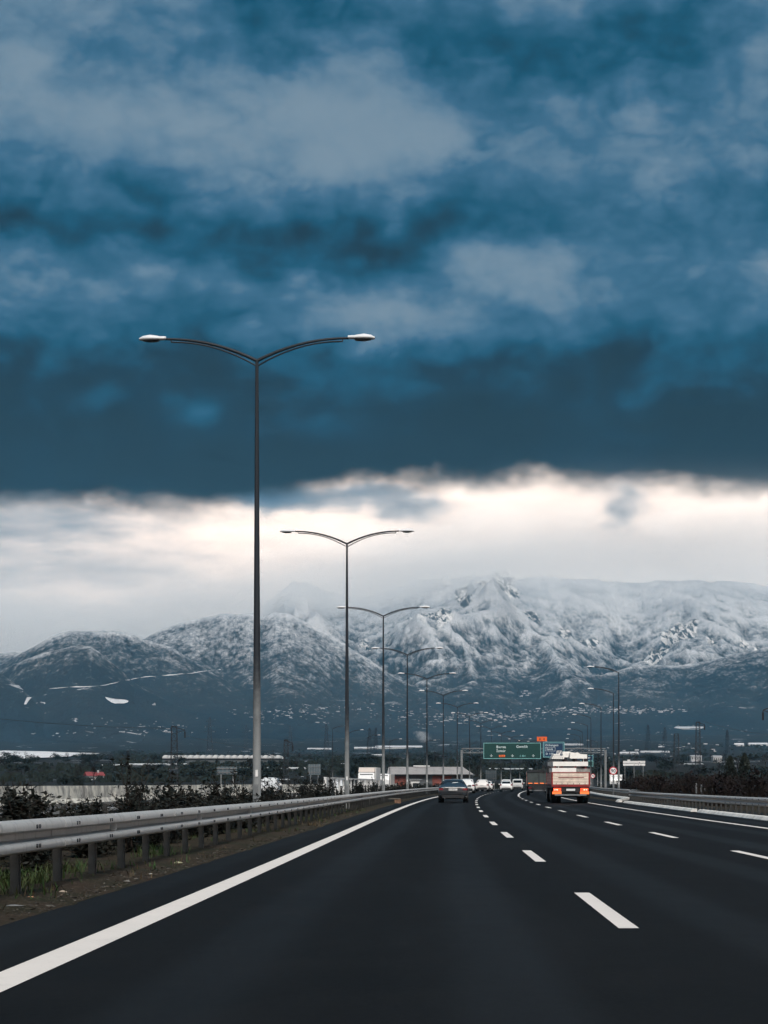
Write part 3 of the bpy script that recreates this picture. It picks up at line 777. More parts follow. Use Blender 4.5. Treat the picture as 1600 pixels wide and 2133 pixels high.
def build_grass():
    rnd = random.Random(9); mb = MB()
    def blade(p, h, w, m, lean):
        a = rnd.uniform(0, 6.28); dx, dy = math.cos(a), math.sin(a); mb.mat(m)
        q = p+Vector((dx*lean*.4, dy*lean*.4, h*.6)); r = p+Vector((dx*lean, dy*lean, h)); s = Vector((-dy, dx, 0))*w
        mb.poly([p-s, p+s, q+s*.7, q-s*.7]); mb.poly([q-s*.7, q+s*.7, r])
    for _ in range(14000):
        d = 8+rnd.random()**1.6*70; off = -rnd.triangular(4.72, 8.6, 5.6)
        c = float(fbm(d*.55, off*.9, 3, 61))
        if c < .47: continue
        p = RP(d, off, .0); green = c > .56
        blade(p, rnd.uniform(.03, .13)*(1.2 if green else .9), rnd.uniform(.004, .008)*(1+d/40), 0 if green and rnd.random() < .8 else 1, rnd.uniform(.02, .12))
    for _ in range(160):           # tufts of lusher grass at the first posts
        q = rnd.choice(((14.9, -5.75), (15.5, -5.9), (15.2, -5.6), (20.5, -5.8), (26, -5.6)))
        for _ in range(7): blade(RP(q[0]+rnd.gauss(0, .45), q[1]+rnd.gauss(0, .16), 0), rnd.uniform(.08, .24), rnd.uniform(.005, .009), 0, rnd.uniform(.05, .2))
    for _ in range(900):           # a bright green patch behind the first posts
        blade(RP(rnd.gauss(18.2, 1.0), -5.95+rnd.gauss(0, .28), .02), rnd.uniform(.05, .20), rnd.uniform(.005, .010), 2, rnd.uniform(.05, .2))
    o = mb.build('grass', [GRASS, DRY, mat('lush_grass', (.020, .050, .012), .7, 0, .2, col2=(.042, .048, .016), vscale=2.)]); tag(o, 'patchy green and dry grass growing under the left guardrail', 'grass', kind='stuff')
    mb = MB()                      # dead leaves, crumbs of soil and gravel on the verge edge
    for _ in range(2600):
        d = 8+rnd.random()**1.5*60; off = -4.6-abs(rnd.gauss(0, .35)); p = RP(d, off, .03); s = rnd.uniform(.006, .022)
        mb.mat(rnd.choice((0, 0, 1, 2))); pts = [p+Vector((rnd.gauss(0, s), rnd.gauss(0, s), abs(rnd.gauss(0, s*.5)))) for _ in range(4)]
        mb.poly([pts[0], pts[1], pts[2]]); mb.poly([pts[0], pts[2], pts[3]]); mb.poly([pts[0], pts[3], pts[1]]); mb.poly([pts[1], pts[3], pts[2]])
    o = mb.build('gravel', [mat('crumb_dark', (.03, .025, .02), .9), mat('crumb_brown', (.055, .042, .03), .9), mat('crumb_pale', (.10, .09, .075), .9)]); tag(o, 'loose gravel and dead leaves along the asphalt edge', 'gravel', kind='stuff')
build_grass()

def build_litter():
    rnd = random.Random(3)
    items = [(14.6, -4.92, .15, .022, GREY, 'long white plastic scrap lying on the verge at the left edge', 'scrap'), (16.6, -4.95, .09, .03, mat('pale_clod', (.36, .30, .24), .9), 'pale crumpled paper scrap on the verge between the first posts', 'scrap'),
             (15.7, -5.05, .09, .03, mat('orange_scrap', (.30, .16, .09), .8), 'small orange-brown wrapper on the verge by the first post', 'scrap'), (23.2, -4.85, .12, .05, mat('yellow_scrap', (.34, .33, .22), .8), 'yellowish crumpled scrap at the asphalt edge further along the rail', 'scrap'),
             (18.6, -4.70, .07, .015, mat('dull_paper', (.35, .34, .32), .8), 'small flat white scrap on the asphalt edge', 'scrap'), (20.2, -4.72, .05, .015, mat('dull_paper', (.35, .34, .32), .8), 'tiny white scrap on the asphalt edge beside the third post', 'scrap')]
    for d, off, w, h, m, lab, cat in items:
        mb = MB(); p = RP(d, off, .05); n = 5; rings = []
        for i in range(n):
            u = i/(n-1)-.5; rr = (1-(2*u)**2)**.5*.5+.12
            rings.append([Vector((u*w, math.cos(t)*h*.6*rr*rnd.uniform(.7, 1.3), (math.sin(t)*.5+.3)*h*rr*rnd.uniform(.7, 1.3))) for t in [2*math.pi*j/7 for j in range(7)]])
        o = mb.loft(rings).build('litter_scrap', m); o.location = p; o.rotation_euler.z = rnd.uniform(-.4, .4); tag(o, lab, cat)
    mb = MB(); p = RP(105.7, -4.78, 0)
    t = empty('concrete_block', p, heading(105), 'brown weathered block lying on the verge below the left guardrail', 'block')
    mb.box((.1, 0, .12), (.36, .5, .24)); mb.build('body', mat('brick_block', (.26, .15, .10), .9, 0, .1, var=.5, vscale=6.), t)
    mb = MB(); mb.box((-.12, -.02, .265), (.72, .54, .05)); mb.build('cap_slab', mat('block_cap', (.20, .18, .15), .9, var=.4), t)
    mb = MB(); p = RP(47., -5.0, .0)
    for i in range(40):
        q = Vector((rnd.gauss(0, .3), rnd.gauss(0, .2), 0)); mb.poly([q, q+Vector((.03, 0, 0)), q+Vector((rnd.gauss(0, .1), rnd.gauss(0, .1), rnd.uniform(.06, .22)))])
    o = mb.build('dry_weed', DRY); o.location = p; tag(o, 'tan clump of dry weeds at the foot of the left guardrail', 'weed')
build_litter()

def bare_tree(seed, h, spread, levels=3, m_twig=BROWN, name='bare_tree', leafy=0, lm=None, lsize=.3):
    rnd = random.Random(seed); root = empty(name, (0, 0, 0)); tr = MB(); tw = MB(); tips = []
    def grow(p, d, ln, r, lv):
        q = p+d*ln; mid = p.lerp(q, .5)+Vector((rnd.gauss(0, ln*.06), rnd.gauss(0, ln*.06), 0))
        (tr if lv == 0 else tw).tube([p, mid, q], [r, r*.8, r*.6], 5 if lv < 2 else 3, cap=False); tips.append(q)
        if lv < levels:
            for k in range(rnd.randint(3, 5)):
                nd = (d+Vector((rnd.gauss(0, spread), rnd.gauss(0, spread), rnd.gauss(.12, .3)))).normalized(); s = p.lerp(q, rnd.uniform(.45, 1)); grow(s, nd, ln*rnd.uniform(.5, .8), r*.5, lv+1)
    grow(Vector((0, 0, -.1)), Vector((0, 0, 1)), h*.40, h*.022, 0)
    tr.build('trunk', STEM, root)
    if leafy:
        for q in tips:
            for _ in range(leafy): leaf(tw, q+Vector((rnd.gauss(0, lsize), rnd.gauss(0, lsize), rnd.gauss(0, lsize*.8))), (0, 0, 1), lsize*rnd.uniform(.7, 1.4), rnd, .8)
    tw.build('crown', lm or m_twig, root); return root
def bush_mass(seed, w, h, n, lsize, m, name, twigs=30):
    rnd = random.Random(seed); root = empty(name, (0, 0, 0)); st = MB(); lf = MB()
    for _ in range(twigs):
        a = rnd.uniform(0, 6.28); r = w*.5*rnd.random()**.5; q = Vector((math.cos(a)*r, math.sin(a)*r, h*rnd.uniform(.5, 1.08)*(1-.35*(2*r/w)**2)))
        p = Vector((q.x*.35, q.y*.35, -.1)); st.tube([p, p.lerp(q, .5)+Vector((rnd.gauss(0, .1), rnd.gauss(0, .1), 0)), q], [.03, .02, .008], 3)
    lobes = [(Vector((rnd.gauss(0, w*.24), rnd.gauss(0, w*.24), h*rnd.uniform(.25, .72))), rnd.uniform(.18, .36)*min(w, h)) for _ in range(9)]
    for _ in range(n):
        c, r = rnd.choice(lobes); v = Vector((rnd.gauss(0, 1), rnd.gauss(0, 1), rnd.gauss(0, 1))).normalized()*r*rnd.random()**.35
        q = c+v
        if q.z > 0: leaf(lf, q, (0, 0, 1), lsize*rnd.uniform(.6, 1.4), rnd, .7)
    st.build('stem', STEM, root); lf.build('foliage', m, root); return root
def put(proto, used, loc, rz, s, label, cat, group):
    o = copy_tree(proto) if proto.name in used else proto; used.add(proto.name)
    o.location = loc; o.rotation_euler.z = rz; o.scale = s if hasattr(s, '__len__') else (s, s, s); tag(o, label, cat, group); return o
def build_roadside_plants():
    rnd = random.Random(12); used = set()
    br = [bush_mass(60+k, 3.6, 2.3, 650, .20, BROWN, 'bare_bush', 90) for k in range(3)]
    # brown thicket beyond the right guardrail
    for i in range(64):
        d = rnd.uniform(95, 215); off = rnd.uniform(13.5, 30)
        p = RP(d, off, 0); px = 800+p.x/p.y*F
        if px < 1302 or px > 1660: continue
        p.z = -.5
        put(br[i % 3], used, p, rnd.uniform(0, 6.3), rnd.uniform(.7, 1.1), 'brown leafless thicket bush '+('just right of the 90 sign' if px < 1380 else 'behind the four marker posts' if px < 1490 else 'around the two cypresses' if px < 1570 else 'at the right edge')+(', front row' if p.y < 140 else ', farther back'), 'bush', 'brown thicket on the right')
    ev = [bush_mass(80+k, 4.2, 2.6, 900, .26, EVER, 'evergreen_bush', 40) for k in range(3)]
    for px, d, s, lab in ((312, 235, (1.15, 1., .72), 'wide dark mound-shaped evergreen bush above the pale barrier'), (40, 200, (1.1, 1, .75), 'dark evergreen bush at the far left above the barrier'), (75, 225, (.9, 1, .7), 'second dark evergreen bush at the far left above the barrier'),
                          (240, 330, (.8, .8, .6), 'small dark evergreen bush right of the red-roofed house'), (160, 330, (.8, .8, 1.), 'rounded dark evergreen bush left of the red-roofed house')):
        x = (px-800)/F*d; put(ev[px % 3], used, (x, d, float(plain_z(x, d))), px, s, lab, 'bush', None)
    # dark hedge along the far side of the median bend and behind the bend
    for i in range(26):
        d = 185+i*9; off = -7.1; p = RP(d, off, -.1); put(ev[i % 3], used, p, i*1.7, (.62, .62, .50), 'dark hedge bush in the median at the bend', 'bush', 'hedge bushes at the bend')
    for i in range(20):
        d = 150+i*11; p = RP(d, rnd.uniform(17, 24), -.5); put(ev[i % 3], used, p, i*1.3, (.8, .8, .8), 'dark bush by the lamps beyond the right roadside', 'bush', 'dark bushes beyond the right roadside')
    # columnar trees at the right edge
    for px, d, h, lab in ((1521, 150, 3.7, 'left one of two columnar dark cypresses at the right edge'), (1551, 148, 3.9, 'right one of two columnar dark cypresses at the right edge'), (1497, 165, 2.2, 'short dark column of a young cypress left of the two cypresses')):
        rnd2 = random.Random(px); root = empty('cypress_tree', ((px-800)/F*d, d, -.75), 0, lab, 'cypress'); tr = MB(); lf = MB()
        tr.tube([(0, 0, 0), (.03, 0, h*.5), (0, 0, h*.9)], [.09, .06, .02], 6); tr.build('trunk', STEM, root)
        for _ in range(1500):
            u = rnd2.random(); r = .60*(math.sin(math.pi*min(1, u*.9+.12))**.6)*rnd2.uniform(.55, 1.05); a = rnd2.uniform(0, 6.28)
            q = Vector((math.cos(a)*r, math.sin(a)*r, .15+u*h)); lf.poly([q, q+Vector((rnd2.gauss(0, .05), rnd2.gauss(0, .05), .22)), q+Vector((rnd2.gauss(0, .09), rnd2.gauss(0, .09), .10))])
        lf.build('crown', EVER, root)
build_roadside_plants()

# ------------------------------------------------------------------ vehicles
def wheel(parent, x, y, r, w, rim=GREY):
    mb = MB(); mb.tube([(x-w/2, y, r), (x-w/2+.02, y, r), (x+w/2-.02, y, r), (x+w/2, y, r)], [r*.90, r, r, r*.90], 18); t = mb.build('wheel', BLACK, parent, 40)
    mb = MB(); s = 1 if x > 0 else -1
    mb.tube([(x+s*(w/2-.01), y, r), (x+s*(w/2+.006), y, r)], [r*.64, r*.58], 14); mb.build('rim', rim, t, 40)
def ring(y, zb, zbelt, zt, w, wt):
    h = [(w*.86, zb), (w*.97, zb+.10), (w, zb+(zbelt-zb)*.55), (w*.985, zbelt-.03), (w*.955, zbelt)]
    if zt-zbelt > .15: h += [(wt+(w*.955-wt)*.45, zbelt+(zt-zbelt)*.55), (wt*1.02, zt-.09), (wt*.93, zt-.025), (wt*.6, zt)]
    else: h += [(w*.93, zbelt+(zt-zbelt)*.3), (w*.86, zbelt+(zt-zbelt)*.6), (wt, zt-.012), (wt*.6, zt)]
    return [(-a, y, b) for a, b in h]+[(a, y, b) for a, b in reversed(h)]
CARS = {
 'sedan': dict(W=.90, sec=[(0, .42, .80, .83, .70, .55), (.05, .34, .90, .95, .84, .70), (.30, .24, .94, 1.03, .90, .74), (.60, .2, .95, 1.06, .905, .70), (1.30, .2, .95, 1.38, .91, .57), (1.95, .2, .94, 1.44, .91, .60), (2.6, .2, .93, 1.41, .91, .60), (3.45, .2, .91, 1.0, .91, .70), (4.25, .22, .84, .88, .89, .66), (4.6, .3, .72, .75, .82, .58), (4.7, .42, .6, .63, .68, .5)],
      rg=((.70, 1.075, .66), (1.22, 1.345, .52)), sg=((1.0, 3.0), (.99, 1.33)), light=(.75, .885, .60, .86), plate=.80, wh=(.95, 3.75, .33), bump=.50),
 'suv': dict(W=.90, sec=[(0, .45, .88, .92, .76, .62), (.06, .36, 1.0, 1.06, .86, .72), (.20, .28, 1.03, 1.16, .90, .72), (.42, .26, 1.03, 1.50, .90, .64), (.75, .25, 1.02, 1.62, .905, .66), (2.0, .25, 1.0, 1.67, .91, .67), (2.7, .25, .99, 1.60, .91, .65), (3.3, .25, .98, 1.08, .91, .72), (4.1, .28, .92, .97, .89, .68), (4.35, .36, .8, .83, .82, .6), (4.42, .45, .7, .73, .7, .5)],
      rg=((.215, 1.14, .66), (.44, 1.50, .58)), sg=((.7, 2.9), (1.07, 1.52)), light=(.82, 1.0, .62, .865), plate=.86, wh=(.80, 3.45, .36), bump=.55),
 'hatch': dict(W=.86, sec=[(0, .42, .82, .86, .72, .58), (.06, .34, .93, .99, .82, .68), (.18, .25, .96, 1.08, .855, .68), (.48, .22, .96, 1.36, .86, .60), (.80, .2, .95, 1.46, .865, .61), (1.9, .2, .93, 1.49, .865, .62), (2.5, .2, .92, 1.42, .865, .61), (3.15, .2, .91, 1.0, .86, .67), (3.8, .24, .82, .86, .82, .6), (3.95, .4, .7, .72, .68, .5)],
      rg=((.20, 1.09, .60), (.49, 1.37, .50)), sg=((.75, 2.75), (.99, 1.36)), light=(.82, 1.02, .60, .83), plate=.62, wh=(.70, 3.15, .31), bump=.48),
 'van': dict(W=.88, sec=[(0, .42, .95, 1.0, .78, .70), (.05, .34, 1.05, 1.12, .86, .76), (.12, .27, 1.08, 1.70, .88, .74), (.30, .25, 1.08, 1.80, .885, .76), (2.4, .25, 1.06, 1.84, .885, .77), (2.9, .25, 1.05, 1.72, .885, .74), (3.6, .25, 1.03, 1.14, .88, .74), (4.1, .3, .9, .95, .85, .66), (4.25, .42, .75, .78, .72, .55)],
      rg=((.055, 1.20, .64), (.105, 1.62, .60)), sg=((.9, 3.0), (1.15, 1.60)), light=(.86, 1.22, .76, .87), plate=.72, wh=(.75, 3.4, .33), bump=.5)}
def make_car(kind, name, paint, label, cat='car'):
    c = CARS[kind]; root = empty(name, (0, 0, 0), 0, label, cat); W = c['W']
    rings = [ring(*s) for s in c['sec']]; mb = MB(); mb.loft([r[::-1] for r in rings]); mb.build('body', paint, root, 42)
    (y0, z0, w0), (y1, z1, w1) = c['rg']; n = Vector((0, -(z1-z0), y1-y0)).normalized()*.012
    mb = MB(); mb.poly([Vector(p)+n for p in ((-w0, y0, z0), (w0, y0, z0), (w1*1.08, y0+(y1-y0)*.8, z0+(z1-z0)*.8), (w1, y1, z1), (-w1, y1, z1), (-w1*1.08, y0+(y1-y0)*.8, z0+(z1-z0)*.8))]); g = mb.build('rear_window', GLASS, root)
    (sy0, sy1), (sz0, sz1) = c['sg']
    for s in (-1, 1):
        wb, wt = W*.965+.012, c['sec'][5][5]*1.08+.012
        mb = MB()
        for a, b in ((sy0, (sy0+sy1)/2-.04), ((sy0+sy1)/2+.04, sy1)):
            ins0 = .18 if a == sy0 else 0; ins1 = .28 if b == sy1 else 0
            mb.poly([(s*wb, a, sz0), (s*wb, b, sz0), (s*wt, b-ins1, sz1), (s*wt, a+ins0, sz1)][::s])
        mb.build('side_window', GLASS, root)
        lz0, lz1, lx0, lx1 = c['light']
        mb = MB(); rr = []
        for xx, yy in ((lx0, -.012), ((lx0+lx1)/2, .004), (lx1, .07), (lx1+.045, .26)):
            hgt = lz1-lz0; rr.append([(s*xx, yy-.012, lz0+hgt*.1*(xx < lx1)), (s*xx, yy-.012, lz1), (s*xx, yy+.05, lz1), (s*xx, yy+.05, lz0)])
        mb.loft(rr); mb.build('tail_light', REDL, root, 30)
        mb = MB(); mb.box((s*(W+.10), c['wh'][1]-1.02, sz0+.03), (.20, .10, .13)); mb.box((s*(W+.0), c['wh'][1]-1.0, sz0), (.10, .05, .04)); mb.build('side_mirror', paint, root)
        mb = MB(); mb.tube([(s*.52, -.045, .30), (s*.52, .10, .30)], .045, 8); mb.build('exhaust', CHROME if kind == 'sedan' else TRIM, root)
        for wy in c['wh'][:2]:
            wheel(root, s*(W-.115), wy, c['wh'][2], .225)
            mb = MB(); mb.tube([(s*(W-.30), wy, c['wh'][2]+.02), (s*(W+.012), wy, c['wh'][2]+.02)], c['wh'][2]*1.16, 18); mb.build('wheel_arch', TRIM, root)
    mb = MB(); bz = c['bump']; mb.box((0, .02, bz-.12), (W*1.50, .16, .20)); mb.box((0, -.025, bz+.05), (W*1.3, .04, .03)); mb.build('bumper', TRIM, root)
    mb = MB(); mb.box((0, -.022, c['plate']), (.52, .02, .12)); p = mb.build('number_plate', PLATE, root)
    mb = MB(); x = -.2
    for w in (.05, .03, .06, .04, .05, .03): mb.box((x, -.034, c['plate']), (w*.7, .006, .06)); x += .075
    mb.build('plate_marks', TRIM, p)
    if kind == 'sedan':
        mb = MB(); mb.box((0, -.02, .905), (1.10, .03, .03)); mb.build('chrome_strip', CHROME, root)
        mb = MB(); mb.box((0, .005, .36), (1.05, .05, .12)); mb.build('diffuser', GREY, root)
        mb = MB(); mb.poly([(-.08, .80, 1.17), (.30, .86, 1.205), (.28, .90, 1.23), (.02, .88, 1.215), (-.06, .85, 1.20)]); o = mb.build('sun_sticker', WHITE, g); o.location = (0, -.04, .02)
    return root
def place(o, d, off, rz=0.):
    o.location = RP(d, off, .004); o.rotation_euler.z = heading(d)+rz; return o
place(make_car('sedan', 'sedan_car', CARG, 'dark grey sedan seen from behind in the left lane'), 108.5, -1.42)
place(make_car('suv', 'white_car', CARW, 'white tall car just ahead of the grey sedan, mostly hidden by it'), 205, -2.7)
place(make_car('suv', 'white_car', mat('cream_car_paint', (.70, .66, .62), .3, coat=.5), 'cream-white off-road car with dark rear window right of the sedan'), 243, -2.2)
place(make_car('hatch', 'white_car', CARW, 'small white car peeping out behind the cream off-road car'), 262, -2.3)
place(make_car('hatch', 'hatchback_car', CARW, 'white hatchback in the middle lane under the green sign'), 240, 1.15)
place(make_car('van', 'delivery_van', CARW, 'small white van in the middle lane left of the dark truck', 'van'), 288, 1.55)
place(make_car('van', 'delivery_van', CARW, 'white van farther ahead above the hatchback roof', 'van'), 330, -2.0)
place(make_car('hatch', 'white_car', CARW, 'oncoming white car behind the shrubs left of the white median gate'), 152, -12.2, math.pi)
place(make_car('suv', 'white_car', CARW, 'oncoming pale car behind the shrubs right of the nearest lamp'), 150, -17.6, math.pi)

CREAM = mat('cream_board', (.80, .66, .55), .7, 0, .2, var=.25, vscale=3.)
TRED = mat('truck_red', (.26, .026, .024), .5, 0, .4, var=.3)
LRED = mat('lit_tail_lamp', (.6, .05, .02), .3, 0, .4, emit=((1., .05, .015), .9))
LORG = mat('orange_marker_plate', (.80, .20, .05), .5, emit=((1., .16, .03), .16))  # reflective plates, no lamps: their reflected glow is put in as emission
FOAM = mat('white_foam', (.84, .81, .76), .85, 0, .2, var=.12, vscale=2.)
FOAMG = mat('grey_foam', (.30, .29, .27), .9, 0, .2, var=.5, vscale=4.)
def build_truck():
    t = empty('flatbed_truck', (0, 0, 0), 0, 'loaded truck with cream board tailgate and red frame in the right lane', 'truck'); W = 1.125
    mb = MB(); mb.box((0, 3.4, .98), (2*W-.1, 6.8, .12)); mb.box((-.45, 3.9, .78), (.12, 7.4, .28)); mb.box((.45, 3.9, .78), (.12, 7.4, .28)); mb.box((0, .1, .82), (1.9, .14, .34)); mb.build('chassis', TRIM, t)
    # tailgate: four boards in a red frame
    zz = [(1.12, .165), (1.295, .165), (1.47, .165), (1.645, .155)]
    for z, h in zz:
        mb = MB(); mb.box((0, -.01, z+h/2), (2*W-.16, .035, h)); mb.box((0, -.034, z+h-.03), (2*W-.2, .02, .02)); mb.build('tailgate_board', CREAM, t)
    mb = MB()
    for s in (-1, 1): mb.box((s*(W-.04), .0, 1.45), (.08, .09, .76))
    mb.box((0, .0, 1.825), (2*W, .08, .05)); mb.box((0, .0, 1.045), (2*W, .085, .13)); mb.box((.02, -.042, 1.53), (1.5, .03, .03)); mb.build('tailgate_frame', TRED, t)
    mb = MB()
    for i in range(6): mb.box((-.85+i*.34, -.03, 1.16), (.025, .03, .08))
    mb.build('hinge', TRIM, t)
    for s in (-1, 1):
        for z, h in zz:
            mb = MB(); mb.box((s*(W-.02), 3.35, z+h/2), (.035, 6.5, h)); mb.build('side_board', CREAM, t)
        mb = MB()
        for i in range(6): mb.box((s*(W+.005), .1+i*1.33, 1.45), (.03, .07, .78))
        mb.build('side_stake', TRED, t)
        mb = MB(); mb.box((s*.80, -.03, .80), (.44, .06, .19)); h = mb.build('tail_light', LRED, t)
        mb = MB(); mb.box((s*.80, -.068, .80), (.10, .02, .06)); mb.box((s*.93, -.068, .80), (.06, .02, .06)); mb.build('lamp_cell', mat('lit_cell', (.9, .5, .4), .3, emit=((1., .45, .3), .8)), h)
        mb = MB(); mb.box((s*.81, -.035, .62), (.54, .03, .16)); mb.build('marker_plate', LORG, t)
        for wy in (1.35, 2.55): 
            wheel(t, s*(W-.17), wy, .48, .28); wheel(t, s*(W-.47), wy, .48, .26)
        wheel(t, s*(W-.17), 7.6, .48, .28)
        mb = MB(); mb.box((s*(W-.17), .72, .55), (.42, .02, .5)); mb.build('mud_flap', BLACK, t)
        mb = MB(); mb.box((s*(W+.16), 8.0, 2.05), (.14, .07, .52)); mb.bar((s*W, 7.9, 2.2), (s*(W+.16), 8.0, 2.2), .03); mb.build('side_mirror', TRIM, t)
    mb = MB(); mb.box((0, -.02, .50), (1.85, .08, .10)); mb.box((-.6, .05, .62), (.07, .1, .3)); mb.box((.6, .05, .62), (.07, .1, .3)); mb.build('underrun_bar', GREY, t)
    mb = MB(); mb.box((0, -.03, .80), (.52, .02, .12)); mb.build('number_plate', PLATE, t)
    mb = MB(); mb.box((0, 1.9, .42), (1.6, .16, .16)); mb.build('axle', DARK, t)
    mb = MB(); rr = []
    for y, zt in ((6.9, 2.55), (7.0, 2.66), (8.3, 2.66), (8.75, 1.9), (8.8, .6)): rr.append([(-W+.05, y, .5), (W-.05, y, .5), (W-.05, y, zt-.12), (W-.18, y, zt), (-W+.18, y, zt), (-W+.05, y, zt-.12)])
    mb.loft(rr); mb.build('cab', TRIM, t)
    place(t, 105, 5.55); M = t.matrix_basis
    def load(name, mbs, m, lab, cat='block', grp=None):
        o = mbs.build(name, m); o.location = t.location; o.rotation_euler = t.rotation_euler; tag(o, lab, cat, grp); return o
    z0 = 1.85
    load('foam_block', MB().box((-.37, 2.2, z0+.12), (1.42, 4.2, .24)), FOAM, 'lowest white foam slab of the truck load behind the tailgate')
    load('foam_block', MB().box((.76, 1.9, z0+.10), (.76, 3.4, .20)), FOAMG, 'grey crushed foam block beside the lowest slab of the truck load')
    load('foam_block', MB().box((-1.0, 4.2, z0+.52), (.22, 3.2, .24)), FOAM, 'white slab end sticking out on the left side of the truck load')
    load('load_pallet', MB().box((-.5, 2.2, z0+.30), (.10, 3.8, .10)).box((.3, 2.2, z0+.29), (.10, 3.8, .10)).box((.9, 2.2, z0+.27), (.10, 3.8, .13)).box((-.9, 2.2, z0+.30), (.1, 3.8, .1)), TRED, 'dark spacer bars under the wide foam slab of the truck load', 'spacer')
    load('foam_block', MB().box((0, 2.2, z0+.48), (2.06, 4.0, .26)), FOAM, 'wide white foam slab across the middle of the truck load')
    load('load_pallet', MB().box((-.25, 2.2, z0+.70), (.12, 3.6, .18)).box((.35, 2.2, z0+.70), (.12, 3.6, .18)).box((.95, 2.2, z0+.70), (.12, 3.6, .18)), mat('dark_timber', (.03, .02, .022), .9), 'dark timber spacers under the top tier of the truck load', 'spacer')
    rr = []
    for y in (.5, 3.4): rr.append([(-.02, y, z0+.80), (1.0, y, z0+.80), (1.0, y, z0+1.04), (.6, y, z0+1.07), (.42, y, z0+1.17), (.30, y, z0+1.13), (.06, y, z0+1.17), (-.02, y, z0+1.15)])
    load('foam_block', MB().loft(rr), FOAM, 'broken-edged white foam slab on the top right of the truck load')
    load('foam_box', MB().box((-.17, 1.6, z0+1.05), (.44, 1.0, .34)).box((-.20, 1.09, z0+1.10), (.12, .03, .02)), FOAM, 'white carton standing on the top middle of the truck load', 'box')
    mb = MB()
    for r, n, zc in ((0, 6, .83), (1, 5, .93), (2, 3, 1.03)):
        for i in range(n): mb.tube([(-1.02+i*.125+r*.06, .7, z0+zc), (-1.02+i*.125+r*.06, 3.9, z0+zc)], .06, 6)
    load('foam_tubes', mb, FOAM, 'bundle of white foam tubes on the top left of the truck load', 'tubes')
    mb = MB()
    for a, b in ((-.78, .02), (-.68, -.05), (-.60, .04)): mb.tube([(a, 1., z0+1.05), (a+b, 1., z0+1.26), (a+.12, 1.1, z0+1.27), (a+.17, 1., z0+1.06)], .016, 5)
    load('loose_strap', mb, FOAM, 'white looped straps poking up over the foam tubes of the truck', 'strap')
    load('spacer_bar', MB().box((.78, .42, z0+.70), (.03, .03, .2)).box((-.70, .2, z0+.30), (.03, .03, .2)), FOAM, 'thin white strips standing between the tiers of the truck load', 'strip')
build_truck()
def build_cage_truck():
    t = empty('cage_truck', (0, 0, 0), 0, 'dark open-framed truck beside the loaded truck, carrying a mesh cage', 'truck'); W = 1.15
    mb = MB(); mb.box((0, 3.2, .98), (2*W, 6.4, .14)); mb.box((0, .1, .72), (1.9, .3, .36)); mb.box((-.5, 3, .75), (.14, 7, .3)); mb.box((.5, 3, .75), (.14, 7, .3)); mb.build('chassis', TRIM, t)
    mb = MB()
    for x in (-W+.04, 0, W-.04): mb.box((x, 0, 1.65), (.07, .07, 1.2))
    mb.box((0, 0, 2.24), (2*W, .08, .06)); mb.box((0, 0, 1.08), (2*W, .08, .06))
    for x in (-W+.04, W-.04):
        mb.box((x, 3.2, 2.24), (.06, 6.3, .06))
        for i in range(5): mb.box((x, 1.2+i*1.25, 1.65), (.05, .05, 1.2))
    mb.build('cage_frame', DARK, t)
    mb = MB(); mb.box((0, .04, 1.66), (2*W-.1, .015, 1.1)); mb.build('rear_tarp', mat('grey_green_tarp', (.05, .062, .06), .8, var=.3), t)
    mb = MB(); mb.box((-W-.01, .0, 1.66), (.03, .09, 1.16)); mb.build('edge_marker', mat('pale_red_marker', (.30, .16, .14), .6), t)
    for i in range(4):
        mb = MB(); mb.box((-.82+i*.55, -.045, 1.17), (.38, .012, .09)); mb.build('reflective_strip', LORG, t)
    mb = MB(); mb.box((0, -.02, .50), (1.8, .07, .09)); mb.build('underrun_bar', GREY, t)
    for s in (-1, 1):
        wheel(t, s*(W-.17), 1.4, .46, .28); wheel(t, s*(W-.17), 6.6, .46, .28)
        mb = MB(); mb.box((s*.85, -.06, .74), (.32, .04, .10)); mb.build('tail_light', REDL, t)
        mb = MB(); mb.box((s*.80, .6, .50), (.5, .02, .5)); mb.build('mud_flap', BLACK, t)
    mb = MB(); mb.box((0, 7.2, 1.5), (2.2, 1.6, 1.9)); mb.build('cab', TRIM, t)
    place(t, 168, 5.35)
build_cage_truck()
